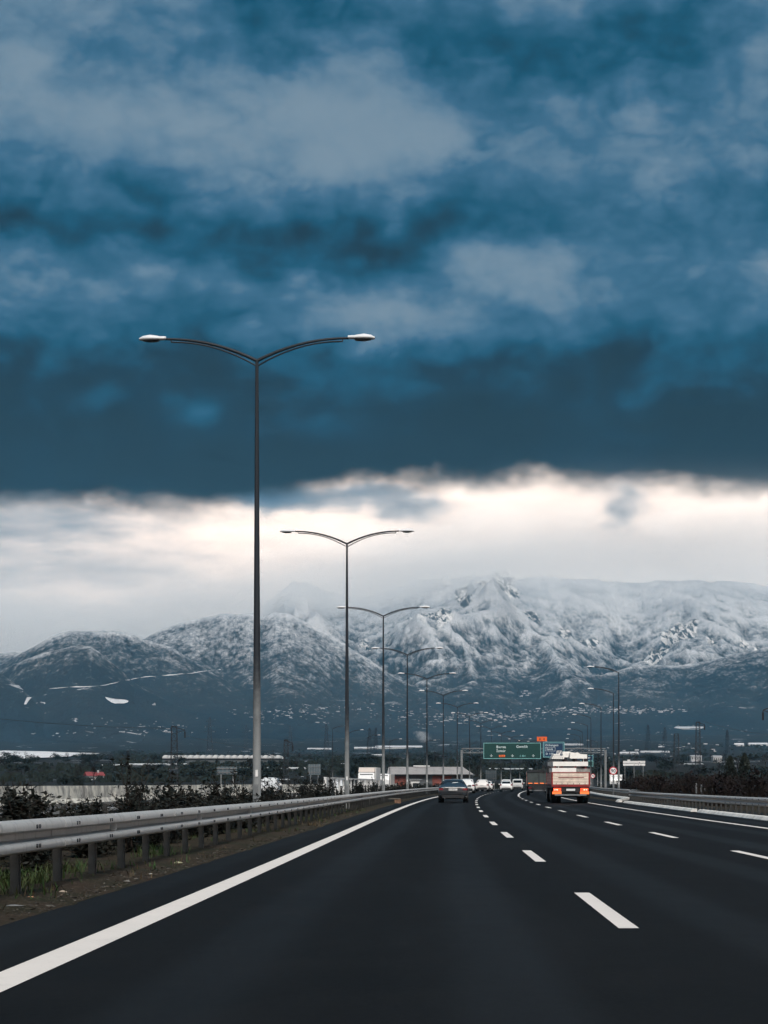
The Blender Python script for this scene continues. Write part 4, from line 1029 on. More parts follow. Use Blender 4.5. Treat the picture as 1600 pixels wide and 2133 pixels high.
def build_far_truck(name, d, off, rz, label, boxh, boxm, cabm, zr=None):
    t = empty(name, (0, 0, 0), 0, label, 'truck')
    rr = [[(-1.15, y, .55), (1.15, y, .55), (1.15, y, zt-.1), (1.0, y, zt), (-1.0, y, zt), (-1.15, y, zt-.1)] for y, zt in ((0, 1.7), (.12, 2.0), (.5, 2.65), (1.9, 2.7))]
    mb = MB(); mb.loft(rr); mb.build('cab', cabm, t)
    mb = MB(); mb.poly([(-.95, -.0+.05, 1.72), (.95, .05, 1.72), (.9, .40, 2.45), (-.9, .40, 2.45)]); o = mb.build('windscreen', GLASS, t); o.location.y = -.03
    mb = MB(); mb.box((0, -.03, .75), (2.2, .1, .35)); mb.build('bumper', GREY, t)
    mb = MB(); mb.box((0, 5.2, .9+boxh/2), (2.45, 6.4, boxh)); mb.build('cargo_box', boxm, t)
    if boxh > 2.4:
        mb = MB(); mb.loft([[(-1.15, .5, 2.72), (1.15, .5, 2.72), (1.1, .9, 3.3), (-1.1, .9, 3.3)], [(-1.15, 1.9, 2.72), (1.15, 1.9, 2.72), (1.1, 1.9, 3.4), (-1.1, 1.9, 3.4)]]); mb.build('roof_fairing', mat('cream_fairing', (.58, .50, .44), .6), t)
    for s in (-1, 1):
        for y in (1., 5.4, 6.8): wheel(t, s*1.0, y, .48, .28)
        mb = MB(); mb.box((s*.85, -.09, .78), (.3, .04, .16)); mb.build('head_light', LAMPW, t)
    t.location = RP(d, off, .0); t.rotation_euler.z = heading(d)+rz; return t
build_far_truck('cargo_truck', 248, -18.7, 0, 'oncoming white truck with cream roof fairing behind the white median gate', 2.5, WHITE, CARW)
build_far_truck('cargo_truck', 285, -20.2, 0, 'smaller pale truck right behind the oncoming white truck', 1.7, mat('pale_box', (.5, .47, .44), .7), CARW)
build_far_truck('cargo_truck', 345, 18.5, 0, 'white truck standing between the lamp poles right of the loaded truck', 1.9, WHITE, CARW)

# ------------------------------------------------------------------ signs
SGREEN = mat('sign_green', (.006, .045, .042), .5, 0, .3, var=.15); SBLUE = mat('sign_blue', (.008, .035, .085), .5, 0, .3, var=.15)
SWHITE = mat('sign_white', (.62, .70, .70), .5); STEAL = mat('sign_border', (.22, .48, .48), .5); SORANGE = mat('sign_orange', (.70, .12, .025), .5); SRED = mat('sign_red', (.42, .02, .03), .5)
SBACK = mat('sign_back', (.11, .145, .165), .6, .3, .3, var=.3, vscale=1.)
def text_part(s, size, parent, m, x, z, y, name='lettering', center=False):
    cu = bpy.data.curves.new('lettering', 'FONT'); cu.body = s; cu.size = size; cu.extrude = .008; cu.space_character = 1.18 if len(s) > 2 else 1.02; cu.align_x = 'CENTER' if center else 'LEFT'; cu.offset = size*.012
    ob = bpy.data.objects.new('tmp', cu); me = bpy.data.meshes.new_from_object(ob); bpy.data.objects.remove(ob); bpy.data.curves.remove(cu)
    me.name = name; me.materials.clear(); me.materials.append(m)
    o = bpy.data.objects.new(name, me); COL.objects.link(o); o.parent = parent; o.location = (x, y, z); o.rotation_euler = (math.pi/2, 0, 0); return o
def frame(mb, x0, x1, z0, z1, y, w, th=.02):
    for c, s in ((((x0+x1)/2, y, z0+w/2), (x1-x0, th, w)), (((x0+x1)/2, y, z1-w/2), (x1-x0, th, w)), ((x0+w/2, y, (z0+z1)/2), (w, th, z1-z0-2*w)), ((x1-w/2, y, (z0+z1)/2), (w, th, z1-z0-2*w))): mb.box(c, s)
def panel(root, name, x0, x1, z0, z1, m, y=0., b=.07, bm=STEAL):
    mb = MB(); mb.box(((x0+x1)/2, y, (z0+z1)/2), (x1-x0, .06, z1-z0)); p = mb.build(name, m, root)
    mb = MB(); frame(mb, x0+.03, x1-.03, z0+.03, z1-.03, y-.04, b); mb.build('border', bm, p); return p
def arrow(p, x, z, s, y):
    mb = MB(); mb.box((x, y, z+s*.35), (s*.20, .016, s*.9)); mb.loft([[(x-s*.55, y-.008, z+.18*s), (x+s*.55, y-.008, z+.18*s), (x+s*.55, y-.008, z+.34*s), (x, y-.008, z-.22*s+.0), (x-s*.55, y-.008, z+.34*s)], [(x-s*.55, y+.008, z+.18*s), (x+s*.55, y+.008, z+.18*s), (x+s*.55, y+.008, z+.34*s), (x, y+.008, z-.22*s), (x-s*.55, y+.008, z+.34*s)]])
    mb.build('arrow', SWHITE, p)
def build_gantry():
    d = 280.; p = F/d; X = lambda px: (px-1065)/p; Z = lambda py: (HOR-py)/p+EYE
    g = empty('sign_gantry', ((1065-800)/p, d, 0), 0, 'overhead gantry spanning the road with a green, a blue and an orange sign', 'sign gantry')
    for px in (962, 1262):
        mb = MB(); mb.box((X(px), .35, Z(1562)/2-.2), (.34, .34, Z(1562)+.4)); mb.build('post', GREY, g)
    mb = MB()
    for dz in (0, .7):
        for dy in (.2, .6): mb.bar((X(962), dy, Z(1568)+dz), (X(1262), dy, Z(1568)+dz), .11)
    n = 22
    for i in range(n):
        a = X(962)+(X(1262)-X(962))*i/n; b = X(962)+(X(1262)-X(962))*(i+1)/n
        mb.bar((a, .2, Z(1568)), (b, .2, Z(1568)+.7), .05); mb.bar((a, .6, Z(1568)+.7), (b, .6, Z(1568)), .05)
    mb.build('truss', GREY, g)
    s = panel(g, 'green_panel', X(1007), X(1127), Z(1581), Z(1547), SGREEN)
    text_part('Bursa', .56, s, SWHITE, X(1034), Z(1558.2), -.04); text_part('İzmir', .56, s, SWHITE, X(1034), Z(1566.5), -.04); text_part('Gemlik', .54, s, SWHITE, X(1075.5), Z(1557.6), -.04)
    for px in (1023.5, 1067.5, 1111): arrow(s, X(px), Z(1575.6), .42, -.045)
    mb = MB(); mb.box((X(1045.8), -.04, Z(1574.6)), (.98, .02, .34)); q = mb.build('route_plate', SORANGE, s)
    text_part('O-5', .34, s, TRIM, X(1045.8), Z(1576.2), -.055, center=True)
    text_part('E 881', .36, s, STEAL, X(1089), Z(1576.2), -.045, center=True)
    s = panel(g, 'blue_panel', X(1131), X(1176), Z(1578), Z(1545), SBLUE)
    mb = MB(); frame(mb, X(1134), X(1173), Z(1575.5), Z(1548), -.04, .03); mb.build('inner_border', STEAL, s)
    text_part('Orhangazi', .42, s, SWHITE, X(1136), Z(1554), -.04); text_part('İznik', .42, s, SWHITE, X(1138.5), Z(1562.3), -.045)
    mb = MB(); frame(mb, X(1136), X(1156.5), Z(1564.6), Z(1556.3), -.04, .035); mb.build('name_box', SWHITE, s)
    text_part('D 150', .42, s, SWHITE, X(1137), Z(1572), -.04)
    s = panel(g, 'orange_panel', X(1118.5), X(1139.5), Z(1544), Z(1534.6), SORANGE, b=.04, bm=SORANGE)
    text_part('K 4', .56, s, TRIM, X(1129), Z(1542.2), -.045, center=True)
    mb = MB(); mb.tube([(X(1079), .2, Z(1548)), (X(1079), .2, Z(1545.5))], .1, 6); mb.tube([(X(1125), .3, Z(1580)), (X(1125), .3, Z(1545))], .05, 6); mb.build('bracket', GREY, g)
build_gantry()
def build_signs():
    d = 335.; p = F/d; r = empty('exit_sign', ((1214-800)/p, d, 0), 0, 'blue and green exit sign half hidden behind the truck load', 'sign'); X = lambda px: (px-1214)/p; Z = lambda py: (HOR-py)/p+EYE
    s = panel(r, 'blue_panel', X(1192), X(1236), Z(1584.5), Z(1573), SBLUE); text_part('yer', .5, s, SWHITE, X(1222), Z(1580), -.04)
    panel(r, 'green_panel', X(1192), X(1236), Z(1596.5), Z(1584.8), SGREEN)
    for px in (1198, 1230): MB().box((X(px), .1, Z(1573)/2-.5), (.14, .14, Z(1573)+.9)).build('post', GREY, r)
    for px, py, dd, txt, lab, rr in ((1277.5, 1605.5, 164, '90', 'round speed limit sign reading 90 beside the right lamp post', .375), (1235, 1616.5, 277, '70', 'round speed limit sign reading 70 beside the loaded truck', .36)):
        p = F/dd; z = (HOR-py)/p+EYE; r = empty('speed_limit_sign', ((px-800)/p, dd, -.3), 0, lab, 'road sign')
        MB().tube([(0, .06, 0), (0, .06, z+.6)], .045, 8).build('post', GREY, r)
        MB().disc((0, 0, z+.3), rr, 'y', 28, .02).build('red_ring', SRED, r)
        f = MB().disc((0, -.014, z+.3), rr*.76, 'y', 28, .012).build('white_face', mat('sign_face', (.72, .72, .72), .5), r)
        text_part(txt, rr*1.2, f, TRIM, 0, z+.3-rr*.42, -.026, center=True)
    # pale double board on posts and the backs of signs for the other direction
    d = 380.; p = F/d; r = empty('roadside_board', ((1321-800)/p, d, -.75), 0, 'long white two-row board on posts behind the right guardrail', 'sign'); X = lambda px: (px-1321)/p; Z = lambda py: (HOR-py)/p+EYE+.75
    for a, b in ((1585, 1589.4), (1590.4, 1595)): MB().box((0, 0, (Z(a)+Z(b))/2), (46/p, .1, Z(a)-Z(b))).build('board_row', WHITE, r)
    MB().box((X(1310), 0, Z(1583.7)), (.6, .1, .28)).build('top_tab', WHITE, r)
    for px in (1302, 1321, 1340): MB().box((X(px), .12, Z(1588)/2), (.12, .12, Z(1588))).build('post', GREY, r)
    mb = MB()
    for px, py in ((1321, 1593.5), (1330, 1593), (1335, 1594), (1332, 1588)): mb.box((X(px), -.06, Z(py)), (.18, .02, .14))
    mb.build('dark_marks', TRIM, r)
    for px, y0, y1, w, d, lab in ((473, 1597, 1613, 42, 190, 'back of a wide road sign on posts left of the nearest lamp'), (655, 1592, 1614, 26, 260, 'back of a ribbed road sign left of the second lamp'), (1023, 1605, 1627, 23, 285, 'blue-grey back of a ribbed road sign behind the white cars')):
        p = F/d; r = empty('road_sign', ((px-800)/p, d, -.75), 0, lab, 'sign'); Z = lambda py: (HOR-py)/p+EYE+.75; wm = w/p
        MB().box((0, 0, (Z(y0)+Z(y1))/2), (wm, .05, Z(y0)-Z(y1))).build('panel', SBACK, r)
        for i in range(5):
            x = -wm/2+wm*(i+.5)/5; MB().box((x, -.05, (Z(y0)+Z(y1))/2), (.06, .05, Z(y0)-Z(y1)+.02)).build('rib', GREY, r)
        for k in (.25, .75): MB().box((0, -.09, Z(y1)+(Z(y0)-Z(y1))*k), (wm+.04, .04, .08)).build('cross_rail', GREY, r)
        for s in (-.3, .3): MB().box((s*wm, .08, Z(y1)/2-.1), (.12, .12, Z(y1)+.4)).build('post', GREY, r)
    # four short pale marker posts on the right verge
    for px, h in ((1450.5, .85), (1461, .75), (1467.5, .72), (1482.5, .62)):
        d = 118; x = (px-800)/F*d; o = MB().loft([[(-.045, -.03, 0), (.045, -.03, 0), (.045, .03, 0), (-.045, .03, 0)], [(-.045, -.03, h), (.045, -.03, h), (.045, .03, h+.05), (-.045, .03, h+.05)]]).build('marker_post', GREY); o.location = (x, d, .05)
        nm = {1450.5: 'leftmost', 1461: 'second from left', 1467.5: 'third from left', 1482.5: 'rightmost'}[px]
        tag(o, f'{nm} of four short pale marker posts behind the right guardrail', 'post', 'marker posts on the right verge')
build_signs()
def build_gate():
    d0, d1, off = 77., 126., -6.75; r = empty('median_gate', RP(d0, off), 0, 'white steel emergency gate closing the gap in the median', 'gate'); o0 = r.location.copy()
    def b(mb, name, m=WHITE): o = mb.build(name, m, r); o.location = -o0
    for a, n in ((d0, 6), (d1-4, 6)): 
        mb = MB(); mb.loft([[RP(q, off-.06, 0), RP(q, off+.06, 0), RP(q, off+.06, 1.45), RP(q, off-.06, 1.45)] for q in (a, a+4)]); b(mb, 'end_panel')
    mb = MB(); mb.loft([[RP(q, off-.05, 1.36), RP(q, off+.05, 1.36), RP(q, off+.05, 1.46), RP(q, off-.05, 1.46)] for q in frange(d0+4, d1-4, 6)]); b(mb, 'top_rail')
    for q in frange(d0+6, d1-5, 2.9): b(MB().bar(RP(q, off, -.1), RP(q, off, 1.36), .09), 'upright')
build_gate()

# ------------------------------------------------------------------ buildings on the plain
ROOFG = mat('grey_sheet_roof', (.36, .335, .32), .8, 0, .2, var=.2, vscale=.4); WALLG = mat('grey_wall', (.10, .105, .11), .9, var=.3, vscale=.5); WALLR = mat('red_brown_wall', (.22, .07, .055), .9, var=.35, vscale=.6)
WALLW = mat('pale_wall', (.42, .42, .42), .9, var=.25, vscale=.6); ROOFR = mat('red_tile_roof', (.24, .05, .05), .8, var=.3, vscale=1.); WIND = mat('dark_window', (.015, .02, .025), .3)
PLASTIC = mat('greenhouse_film', (.60, .60, .59), .5, 0, .3, var=.55, vscale=.35); GHW = mat('greenhouse_wall', (.07, .08, .085), .6)
def house(name, w, dp, h, rh, wallm, roofm, nwin=3, chim=False, hip=.0):
    r = empty(name, (0, 0, 0)); MB().box((0, dp/2, h/2-.5), (w, dp, h+1)).build('wall', wallm, r)
    e = .35; mb = MB(); mb.loft([[(-w/2-e, -e, h), (-w/2-e+hip, dp/2, h+rh), (-w/2-e, dp+e, h)], [(w/2+e, -e, h), (w/2+e-hip, dp/2, h+rh), (w/2+e, dp+e, h)]]); rf = mb.build('roof', roofm, r)
    if chim: MB().box((w*.22, dp*.4, h+rh), (.5, .5, 1.)).build('chimney', wallm, rf)
    for i in range(nwin):
        x = -w/2+w*(i+.5)/nwin; MB().box((x, -.02, h*.58), (w/nwin*.38, .06, h*.36)).build('window', WIND, r)
    return r
def build_buildings():
    d = 455; p = F/d; z = float(plain_z((895-800)/p, d)); Zs = lambda py: (HOR-py)/p+EYE-z
    b = empty('warehouse', ((897-800)/p, d, z), .0, 'large warehouse with grey sheet roof and red-brown wall beside the median lamps', 'warehouse'); X = lambda px: (px-897)/p
    he, hr = Zs(1613), Zs(1596.5)
    MB().box((0, 11, he/2-.5), (X(975)-X(812), 20, he+1)).build('wall', WALLG, b)
    mb = MB(); mb.loft([[(X(806), -.5, he), (X(806)+.5, 11, hr), (X(806), 22.5, he)], [(X(987), -.5, he), (X(968), 11, hr), (X(987), 22.5, he)]]); rf = mb.build('roof', ROOFG, b)
    for i in range(9): MB().bar((X(815)+i*2.2, -.5, he+.04), (X(815)+i*2.2, 10.9, hr+.03), .06, .06).build('roof_rib', GREY, rf)
    MB().box((X(880), 10.5, hr+.2), (X(897)-X(862), .8, .3)).build('ridge_vent', WHITE, rf)
    for a, c in ((901, 920), (926, 941), (822, 846)): MB().box(((X(a)+X(c))/2, -.03+1, he*.42), (X(c)-X(a), .1, he*.9)).build('wall_panel', WALLR, b)
    for a, c in ((853, 874), (945, 958), (962, 972)): MB().box(((X(a)+X(c))/2, -.05+1, he*.36), (X(c)-X(a), .1, he*.62)).build('loading_door', mat('door_grey', (.3, .3, .3), .7), b)
    d = 330; p = F/d; k = empty('kiosk', ((865-800)/p, d, -.75), 0, 'small white kiosk with flat grey roof in front of the warehouse', 'kiosk')
    MB().box((0, 1, 1.1), (1.5, 2, 2.2)).build('wall', WHITE, k); MB().box((.1, 1, 2.3), (2.3, 2.6, .22)).build('roof', GREY, k); MB().box((0, -.02, 1.3), (.9, .05, .7)).build('window', WIND, k)
    # red-roofed house
    o = house('farm_house', 5.2, 6, 1.7, 1.3, WALLW, ROOFR, 2, True); o.location = ((200-800)/F*560, 560, -.4+float(plain_z((200-800)/F*560, 560))); o.rotation_euler.z = .35
    tag(o, 'small house with red tiled roof and white gable above the pale barrier', 'house')
    # scalloped greenhouse: arch after arch
    d = 980; p = F/d; x0, x1 = (338-800)/p, (586-800)/p; base = float(plain_z((x0+x1)/2, d)); top = (HOR-1572.5)/p+EYE-base
    g = empty('greenhouse', ((x0+x1)/2, d, base), 0, 'long multi-arched white greenhouse in the plain left of the nearest lamp', 'greenhouse'); n = 19; w = (x1-x0)/n
    MB().box((0, 12, top/2-1.5), (x1-x0, 22, top-1)).build('wall', GHW, g); src = None
    for i in range(n):
        if src is None:
            arc = lambda y: [(-w*.5, y, top-1.9), (-w*.42, y, top-.9), (-w*.22, y, top-.2), (0, y, top), (w*.22, y, top-.2), (w*.42, y, top-.9), (w*.5, y, top-1.9)]
            src = MB().loft([arc(0), arc(24)]).build('arch', PLASTIC, g, 60); q = src
        else: q = src.copy(); COL.objects.link(q)
        q.location.x = x0-(x0+x1)/2+w*(i+.5)
    # long pale roofs and sheds picked out one by one: px0, px1, row of the roof edge, height px, distance, kind
    rows = [(205, 256, 1592, 5, 700, 'first from left of the long pale greenhouse roofs in the field'), (260, 356, 1590, 6, 720, 'longest of the pale greenhouse roofs in the field'), (362, 391, 1590, 4, 740, 'short pale greenhouse roof at the end of the row in the field'),
            (125, 165, 1616, 2.5, 560, 'thin pale shed roof above the red-roofed house'), (75, 93, 1623, 2.5, 520, 'small pale shed roof at the far left'), (400, 430, 1603, 2.5, 650, 'low pale shed right of the greenhouse roofs'), (500, 515, 1597, 5, 620, 'pale shed roof just left of the nearest lamp'),
            (545, 635, 1598, 6, 600, 'wide pale shed roof right of the nearest lamp'), (555, 600, 1622, 4, 480, 'low white shed near the barrier right of the nearest lamp'), (738, 790, 1556, 3.5, 1400, 'far white flat roof behind the oncoming truck'), (782, 880, 1553, 5, 1500, 'far long white roof left of the smoke'),
            (775, 800, 1571, 3, 1000, 'small white roof between the second and third lamp'), (1290, 1330, 1566, 4, 1100, 'pale flat roof right of the single-arm lamps'), (1335, 1395, 1564, 3.5, 1100, 'long pale roof left of the lattice mast'), (1365, 1476, 1513, 4.5, 3300, 'very long white roof at the mountain foot on the right'),
            (1440, 1462, 1576, 10, 1000, 'pale two-storey building left of the grey block on the right'), (1486, 1504, 1577, 12, 980, 'grey block building with snowy roof on the right'), (1560, 1600, 1547, 5, 1700, 'pale long building at the right edge'), (1530, 1550, 1548, 5, 1650, 'small pale building near the right edge'),
            (1420, 1465, 1590, 3, 800, 'low white wall-like shed right of the lattice mast'), (1160, 1215, 1549, 3, 1700, 'far pale roof above the truck load'), (640, 690, 1558, 3, 1500, 'far thin pale roof left of the second lamp'), (1020, 1110, 1600, 4, 650, 'pale shed roofs behind the gantry poles')]
    for a, c, py, hp, d, lab in rows:
        q = hit((a+c)/2, py+hp*(1. if hp >= 9 else 1.3)); d = q.y; p = F/d; x = q.x; w = (c-a)/p; base = q.z; top = hp*1.3/p; hh = top*.5
        tall = hp >= 9; roofm = SNOWR if d > 900 else PLASTIC
        o = house('field_building', w, max(6, w*.3), hh if not tall else top*.85, top-hh if not tall else top*.12, WALLW if tall or d > 900 else GHW, roofm, 4 if tall else 2, hip=.4)
        o.location = (x, d, base); tag(o, lab, 'building' if tall else 'shed')
build_buildings()
def build_field():
    """trees, huts and villages over the plain and the mountain foot"""
    rnd = random.Random(31); used = set()
    tb = [bare_tree(k+5, 7.5, .55, 3, BROWN) for k in range(3)]; te = [bush_mass(k+140, 6.5, 6, 420, .75, EVER, 'round_tree', 14) for k in range(3)]
    n = 0
    while n < 290:
        d = 460*math.exp(rnd.random()*1.6); px = rnd.uniform(-60, 1660); p = on_ground(px, d)
        k = rnd.random(); s = rnd.uniform(.55, 1.15)*(1. if d < 900 else 1.25)
        if k < .35: put(tb[n % 3], used, p, rnd.uniform(0, 6), s, 'leafless tree among the dark fields beyond the road', 'tree', 'leafless field trees')
        else: put(te[n % 3], used, p, rnd.uniform(0, 6), (s*rnd.uniform(.9, 1.9), s, s*rnd.uniform(.5, .9)), 'dark rounded tree among the dark fields beyond the road', 'tree', 'dark field trees')
        n += 1
    for px, d, s, lab in ((8, 1250, 1.2, 'leafless tree standing before the snowfield at the left edge'), (70, 1230, .8, 'small leafless tree before the snowfield'), (140, 1220, 1.1, 'leafless tree before the right half of the snowfield')):
        put(tb[0], used, on_ground(px, d), px, s, lab, 'tree', None)
    for px, d, s, lab in ((118, 1210, (2.2, 1, .9), 'dark broad trees before the middle of the snowfield'), (190, 1200, (1., 1, 1.), 'dark round tree at the right end of the snowfield'), (30, 1220, (2., 1, .55), 'low dark thicket before the left part of the snowfield')):
        put(te[0], used, on_ground(px, d), px, s, lab, 'tree', None)
    WALLV = mat('village_wall', (.22, .21, .21), .9, var=.4, vscale=.1)
    hp = [house('village_house', w, 8, h, 2.2, WALLV, SNOWR, 2) for w, h in ((11, 2.6), (15, 3), (8, 4))]
    clusters = [(1010, 1494, 95, 8, 60), (1180, 1482, 70, 7, 28), (1290, 1480, 60, 7, 30), (1360, 1482, 50, 5, 24), (1095, 1445, 16, 5, 10), (700, 1478, 110, 8, 18), (580, 1490, 70, 10, 16), (330, 1520, 110, 9, 16), (110, 1530, 90, 6, 10), (860, 1490, 60, 12, 12), (1450, 1560, 120, 10, 20), (1250, 1570, 100, 10, 18), (700, 1585, 150, 12, 12), (330, 1612, 260, 14, 20), (1500, 1590, 90, 10, 10)]
    names = ['foot-of-mountain village above the median lamps', 'village above the gantry sign', 'village left of the single-arm lamp', 'village right of the single-arm lamp', 'hamlet high above the gantry sign', 'hamlet behind the second lamp', 'hamlet right of the nearest lamp', 'hamlet left of the nearest lamp', 'hamlet above the snowfield', 'hamlet behind the fourth lamp', 'settlement in the right plain', 'settlement behind the right guardrail', 'settlement behind the second lamp', 'scattered farmsteads above the pale barrier', 'farmsteads above the two cypresses']
    for (cx, cy_, sx, sy, m), nm in zip(clusters, names):
        for i in range(m):
            px = cx+max(-1.6, min(1.6, rnd.gauss(0, .6)))*sx; py = cy_+rnd.gauss(0, .6)*sy; p = hit(px, py); k = rnd.randrange(3)
            s = rnd.uniform(.55, 1.1)*p.y/F*(.44 if p.y > 2500 else .36)
            put(hp[k], used, p, rnd.uniform(-.5, .5), (s*rnd.uniform(.8, 1.9), s, s*rnd.uniform(.6, 1.1)), f'tiny pale snow-roofed house of the {nm}', 'house', f'houses of the {nm}')
build_field()
def build_far_mass():
    """what nobody could count: scrub and orchards over the plain, the smallest roofs of the villages"""
    rnd = random.Random(77); mb = MB()
    for _ in range(9000):
        d = 520*math.exp(rnd.random()*1.95); px = rnd.uniform(-80, 1680); x = (px-800)/F*d
        if float(fbm(x/160, d/420, 3, 44)) < .52 or (px < 235 and d > 880): continue
        p = Vector((x, d, float(plain_z(x, d)))); s = rnd.uniform(.5, 1.25)*(1+d/2200)
        for k in range(4):
            a = rnd.uniform(0, 3.14); u = Vector((math.cos(a), math.sin(a), 0))*s*rnd.uniform(.6, 1.2); q = p+Vector((rnd.gauss(0, s*.4), rnd.gauss(0, s*.4), -.2))
            mb.poly([q-u, q+u, q+u*rnd.uniform(.2, .9)+Vector((0, 0, s*rnd.uniform(.7, 1.4))), q-u*rnd.uniform(.2, .9)+Vector((0, 0, s*rnd.uniform(.7, 1.4)))])
    tag(mb.build('scrubland', EVER), 'dark scrub and orchard belts covering the plain', 'scrub', kind='stuff')
    mb = MB()
    for cx, cy_, sx, sy, m in ((1010, 1494, 120, 11, 150), (1180, 1482, 80, 9, 60), (1310, 1480, 90, 9, 90), (690, 1480, 140, 10, 60), (590, 1490, 90, 12, 40), (330, 1515, 160, 14, 50), (1450, 1520, 160, 12, 40), (870, 1500, 90, 16, 50)):
        for _ in range(m):
            p = hit(cx+max(-1.5, min(1.5, rnd.gauss(0, .6)))*sx, cy_+rnd.gauss(0, .6)*sy); s = p.y/F*rnd.uniform(.8, 2.0)
            mb.box((p.x, p.y, p.z+s*.35), (s*rnd.uniform(1., 2.4), s*1.5, s*.8), rnd.uniform(-.6, .6))
    tag(mb.build('far_houses', mat('dim_roofs', (.34, .335, .33), .9, var=.6, vscale=.01)), 'dim scatter of the smallest village roofs at the mountain foot', 'houses', kind='stuff')
build_far_mass()

def drape(name, pts, label=None, cat=None, m=SNOW, lift=2., kind=None, sub=6):
    """patch of snow lying on the terrain inside an outline seen in the photograph (left edge points, right edge points row by row)"""
    V = []; rows = []
    for y, xl, xr in pts:
        rows.append([hit(xl+(xr-xl)*i/sub, y)+Vector((0, 0, lift)) for i in range(sub+1)])
    mb = MB(); mb.loft(rows, cap=False, closed=False); o = mb.build(name, m, None, 60)
    if kind: tag(o, kind=kind)
    else: tag(o, label, cat)
    return o
def build_snow():
    drape('snow_field', [(1582.5, -60, 45), (1580, -80, 90), (1577, -90, 150), (1574, -90, 190), (1570.5, -90, 208), (1568.5, -90, 150), (1566.5, -90, 90), (1565, -90, 30)], kind='structure', lift=.8, sub=30)
    drape('snow_field', [(1468, 240, 258), (1466, 233, 266), (1463, 228, 268), (1460, 224, 262), (1458, 221, 240), (1455, 219, 225)], kind='structure', lift=3)
    drape('snow_field', [(1470, 50, 55), (1462, 53, 60), (1455, 56, 66)], kind='structure', lift=3)
    pl = [(100, 1438), (160, 1434), (220, 1430), (260, 1420), (300, 1414), (350, 1409), (400, 1405), (440, 1399), (466, 1397)]
    mb = MB(); rows = []
    for (a, b), (c, e) in zip(pl, pl[1:]):
        for i in range(4):
            t = i/4; px, py = a+(c-a)*t, b+(e-b)*t; w = .2+2.2*max(0, float(fbm(px/16, 3., 3, 8))-.34); py += 4*(float(fbm(px/30, 9., 3, 5))-.5); rows.append([hit(px, py+w)+Vector((0, 0, 4)), hit(px, py-w*.4)+Vector((0, 0, 4))])
    o = mb.loft(rows, cap=False, closed=False).build('snowy_track', SNOW, None, 60); tag(o, kind='structure')
build_snow()

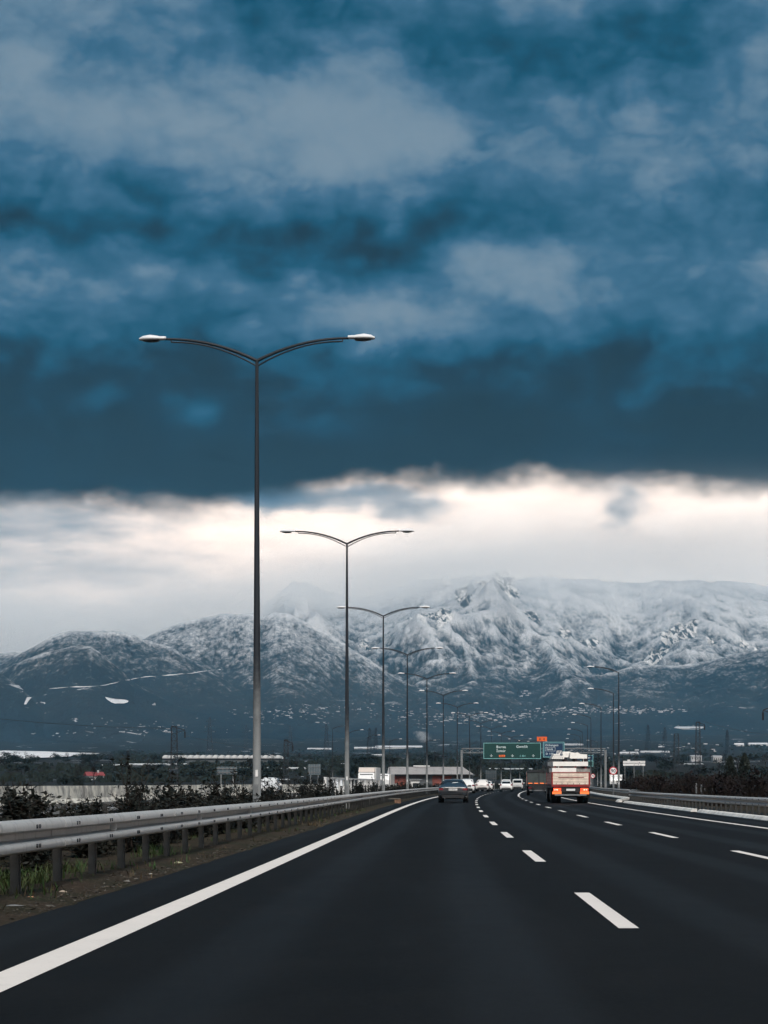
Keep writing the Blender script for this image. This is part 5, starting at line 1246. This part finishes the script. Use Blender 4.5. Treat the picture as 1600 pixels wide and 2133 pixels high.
# ------------------------------------------------------------------ masts, pylons, cables, smoke
def lattice(mb, w0, w1, h, n, r):
    for i in range(n):
        a, b = i/n, (i+1)/n; wa, wb = (w0+(w1-w0)*a)/2, (w0+(w1-w0)*b)/2; za, zb = h*a, h*b
        A = [Vector((sx*wa, sy*wa, za)) for sx, sy in ((-1, -1), (1, -1), (1, 1), (-1, 1))]; B = [Vector((sx*wb, sy*wb, zb)) for sx, sy in ((-1, -1), (1, -1), (1, 1), (-1, 1))]
        for k in range(4):
            mb.bar(A[k], B[k], r*1.5); mb.bar(A[k], B[(k+1) % 4], r); mb.bar(B[k], B[(k+1) % 4], r)
def build_masts():
    for px, ytop, d, w, arm, lab in ((363, 1513, 430, 1.55, 2.6, 'lattice mast with one side arm and insulator left of the big pylon'), (596, 1541, 430, 1.1, 1.6, 'slim lattice mast with short side arm right of the nearest lamp'), (1454, 1504, 640, 1.6, 2.4, 'lattice mast with side arm on the right before the mountain'), (1409, 1528, 600, 1.7, 0., 'straight dark lattice mast right of the white board'), (1613, 1469, 330, 1.2, -2.1, 'mast at the right edge showing only its arm and hanging insulator')):
        p = F/d; x = (px-800)/p; base = float(plain_z(x, d)); h = (HOR-ytop)/p+EYE-base; r = empty('lattice_mast', (x, d, base), 0, lab, 'mast')
        mb = MB(); lattice(mb, w*1.15, w*.8, h, 9, .09); mb.build('tower', DARK, r)
        if arm:
            mb = MB(); s = 1 if arm > 0 else -1; mb.bar((-s*w*.4, 0, h), (arm, 0, h-.9), .2); mb.bar((s*w*.4, 0, h-1.5), (arm, 0, h-.95), .14); mb.bar((-s*w*.4, 0, h), (s*w*.5, 0, h-.05), .2); mb.build('arm', DARK, r)
            MB().tube([(arm, 0, h-1.), (arm, 0, h-1.5), (arm, 0, h-2.8)], [.05, .22, .2], 6).build('insulator', DARK, r)
    for i, (px, ytop, d, hgt) in enumerate(((437, 1494, 2400, 40), (513, 1510, 2900, 38), (605, 1512, 3000, 36), (680, 1507, 2700, 38), (770, 1516, 2600, 36), (783, 1516, 2650, 36), (1350, 1510, 2900, 36), (1385, 1515, 2700, 34), (1515, 1520, 2600, 36))):
        p = F/d; x = (px-800)/p; g = on_ground(px, d); r = empty('power_pylon', g, .1*i, ['large lattice pylon with three cross-arms left of the nearest lamp', 'faint far pylon just left of the nearest lamp', 'faint far pylon right of the nearest lamp', 'far pylon left of the second lamp', 'left one of the twin pylons right of the second lamp', 'right one of the twin pylons right of the second lamp', 'far pylon right of the single-arm lamp', 'far pylon left of the right lattice mast', 'far pylon near the right edge'][i], 'pylon')
        h = (HOR-ytop)/p+EYE-g.z; mb = MB(); lattice(mb, h*.16, h*.035, h, 9, .30); mb.build('tower', DARK, r)
        for k, (u, l) in enumerate(((.62, .16), (.76, .13), (.89, .10))):
            mb = MB(); mb.bar((-h*l, 0, h*u), (h*l, 0, h*u), .4); mb.bar((-h*l, 0, h*u), (0, 0, h*(u+.05)), .3); mb.bar((h*l, 0, h*u), (0, 0, h*(u+.05)), .3)
            for s in (-1, 1): mb.bar((s*h*l, 0, h*u), (s*h*l, 0, h*u-1.6), .35)
            mb.build('cross_arm', DARK, r)
    def cable(a, b, sag, rad, lab, grp):
        a, b = Vector(a), Vector(b); pts = [a.lerp(b, i/24)-Vector((0, 0, sag*4*(i/24)*(1-i/24))) for i in range(25)]
        tag(MB().tube(pts, rad, 4).build('power_cable', DARK), lab, 'cable', grp)
    x = (363-800)/F*430
    cable((-150, 380, 27), (x-.5, 430, (HOR-1517)/F*430+EYE), 3.5, .05, 'power cable sagging from the left edge to the lattice mast', None)
    cable((x+2.6, 430, (HOR-1533)/F*430+EYE), (x+60, 800, 16), 4., .035, 'power cable running from the mast arm towards the greenhouse', None)
    x = (1454-800)/F*640
    cable((x+2, 640, 23.), (x+110, 900, 26.), 3., .06, 'power cable running right from the right lattice mast', None)
    # low smoke rising from the plain
    g = hit(880, 1549); mb = MB(); top = (HOR-1521)/F*g.y+EYE-g.z; q = g.y/1650
    mb.box((0, 0, top/2), (20*q, 12*q, top)); m = bpy.data.materials.new('smoke_plume'); m.use_nodes = True; t = NT(m.node_tree); t.n.clear(); MATS['smoke_plume'] = m
    out = t.new('ShaderNodeOutputMaterial'); v = t.new('ShaderNodeVolumePrincipled'); tc = t.new('ShaderNodeTexCoord'); s = t.new('ShaderNodeSeparateXYZ'); t.l.new(tc.outputs['Object'], s.inputs[0])
    u = t.m('DIVIDE', s.outputs[2], top); cx = t.mul(t.sub(1., u), 5.); rad = t.mul(t.add(1.5, t.mul(t.m('SINE', t.mul(u, 2.6)), 3.6)), q)
    nz = t.noise(tc.outputs['Object'], .30/q, 6, .7)
    dx = t.sub(s.outputs[0], t.mul(t.add(3., t.mul(u, -5.)), q)); rr = t.m('SQRT', t.add(t.mul(dx, dx), t.mul(s.outputs[1], s.outputs[1])))
    k = t.smooth(t.sub(t.add(rr, t.mul(t.sub(nz, .5), 20.*q)), rad), 3.*q, -6.*q); k = t.mul(k, t.mul(t.smooth(u, 0., .1), t.smooth(u, 1., .8)))
    t.l.new(t.mul(k, .045), v.inputs['Density']); v.inputs['Color'].default_value = (.95, .92, .90, 1); t.l.new(v.outputs[0], out.inputs['Volume'])
    o = mb.build('smoke', 'smoke_plume'); o.location = g; tag(o, 'small white smoke plume rising from the plain behind the fourth lamp', 'smoke', kind='stuff')
build_masts()
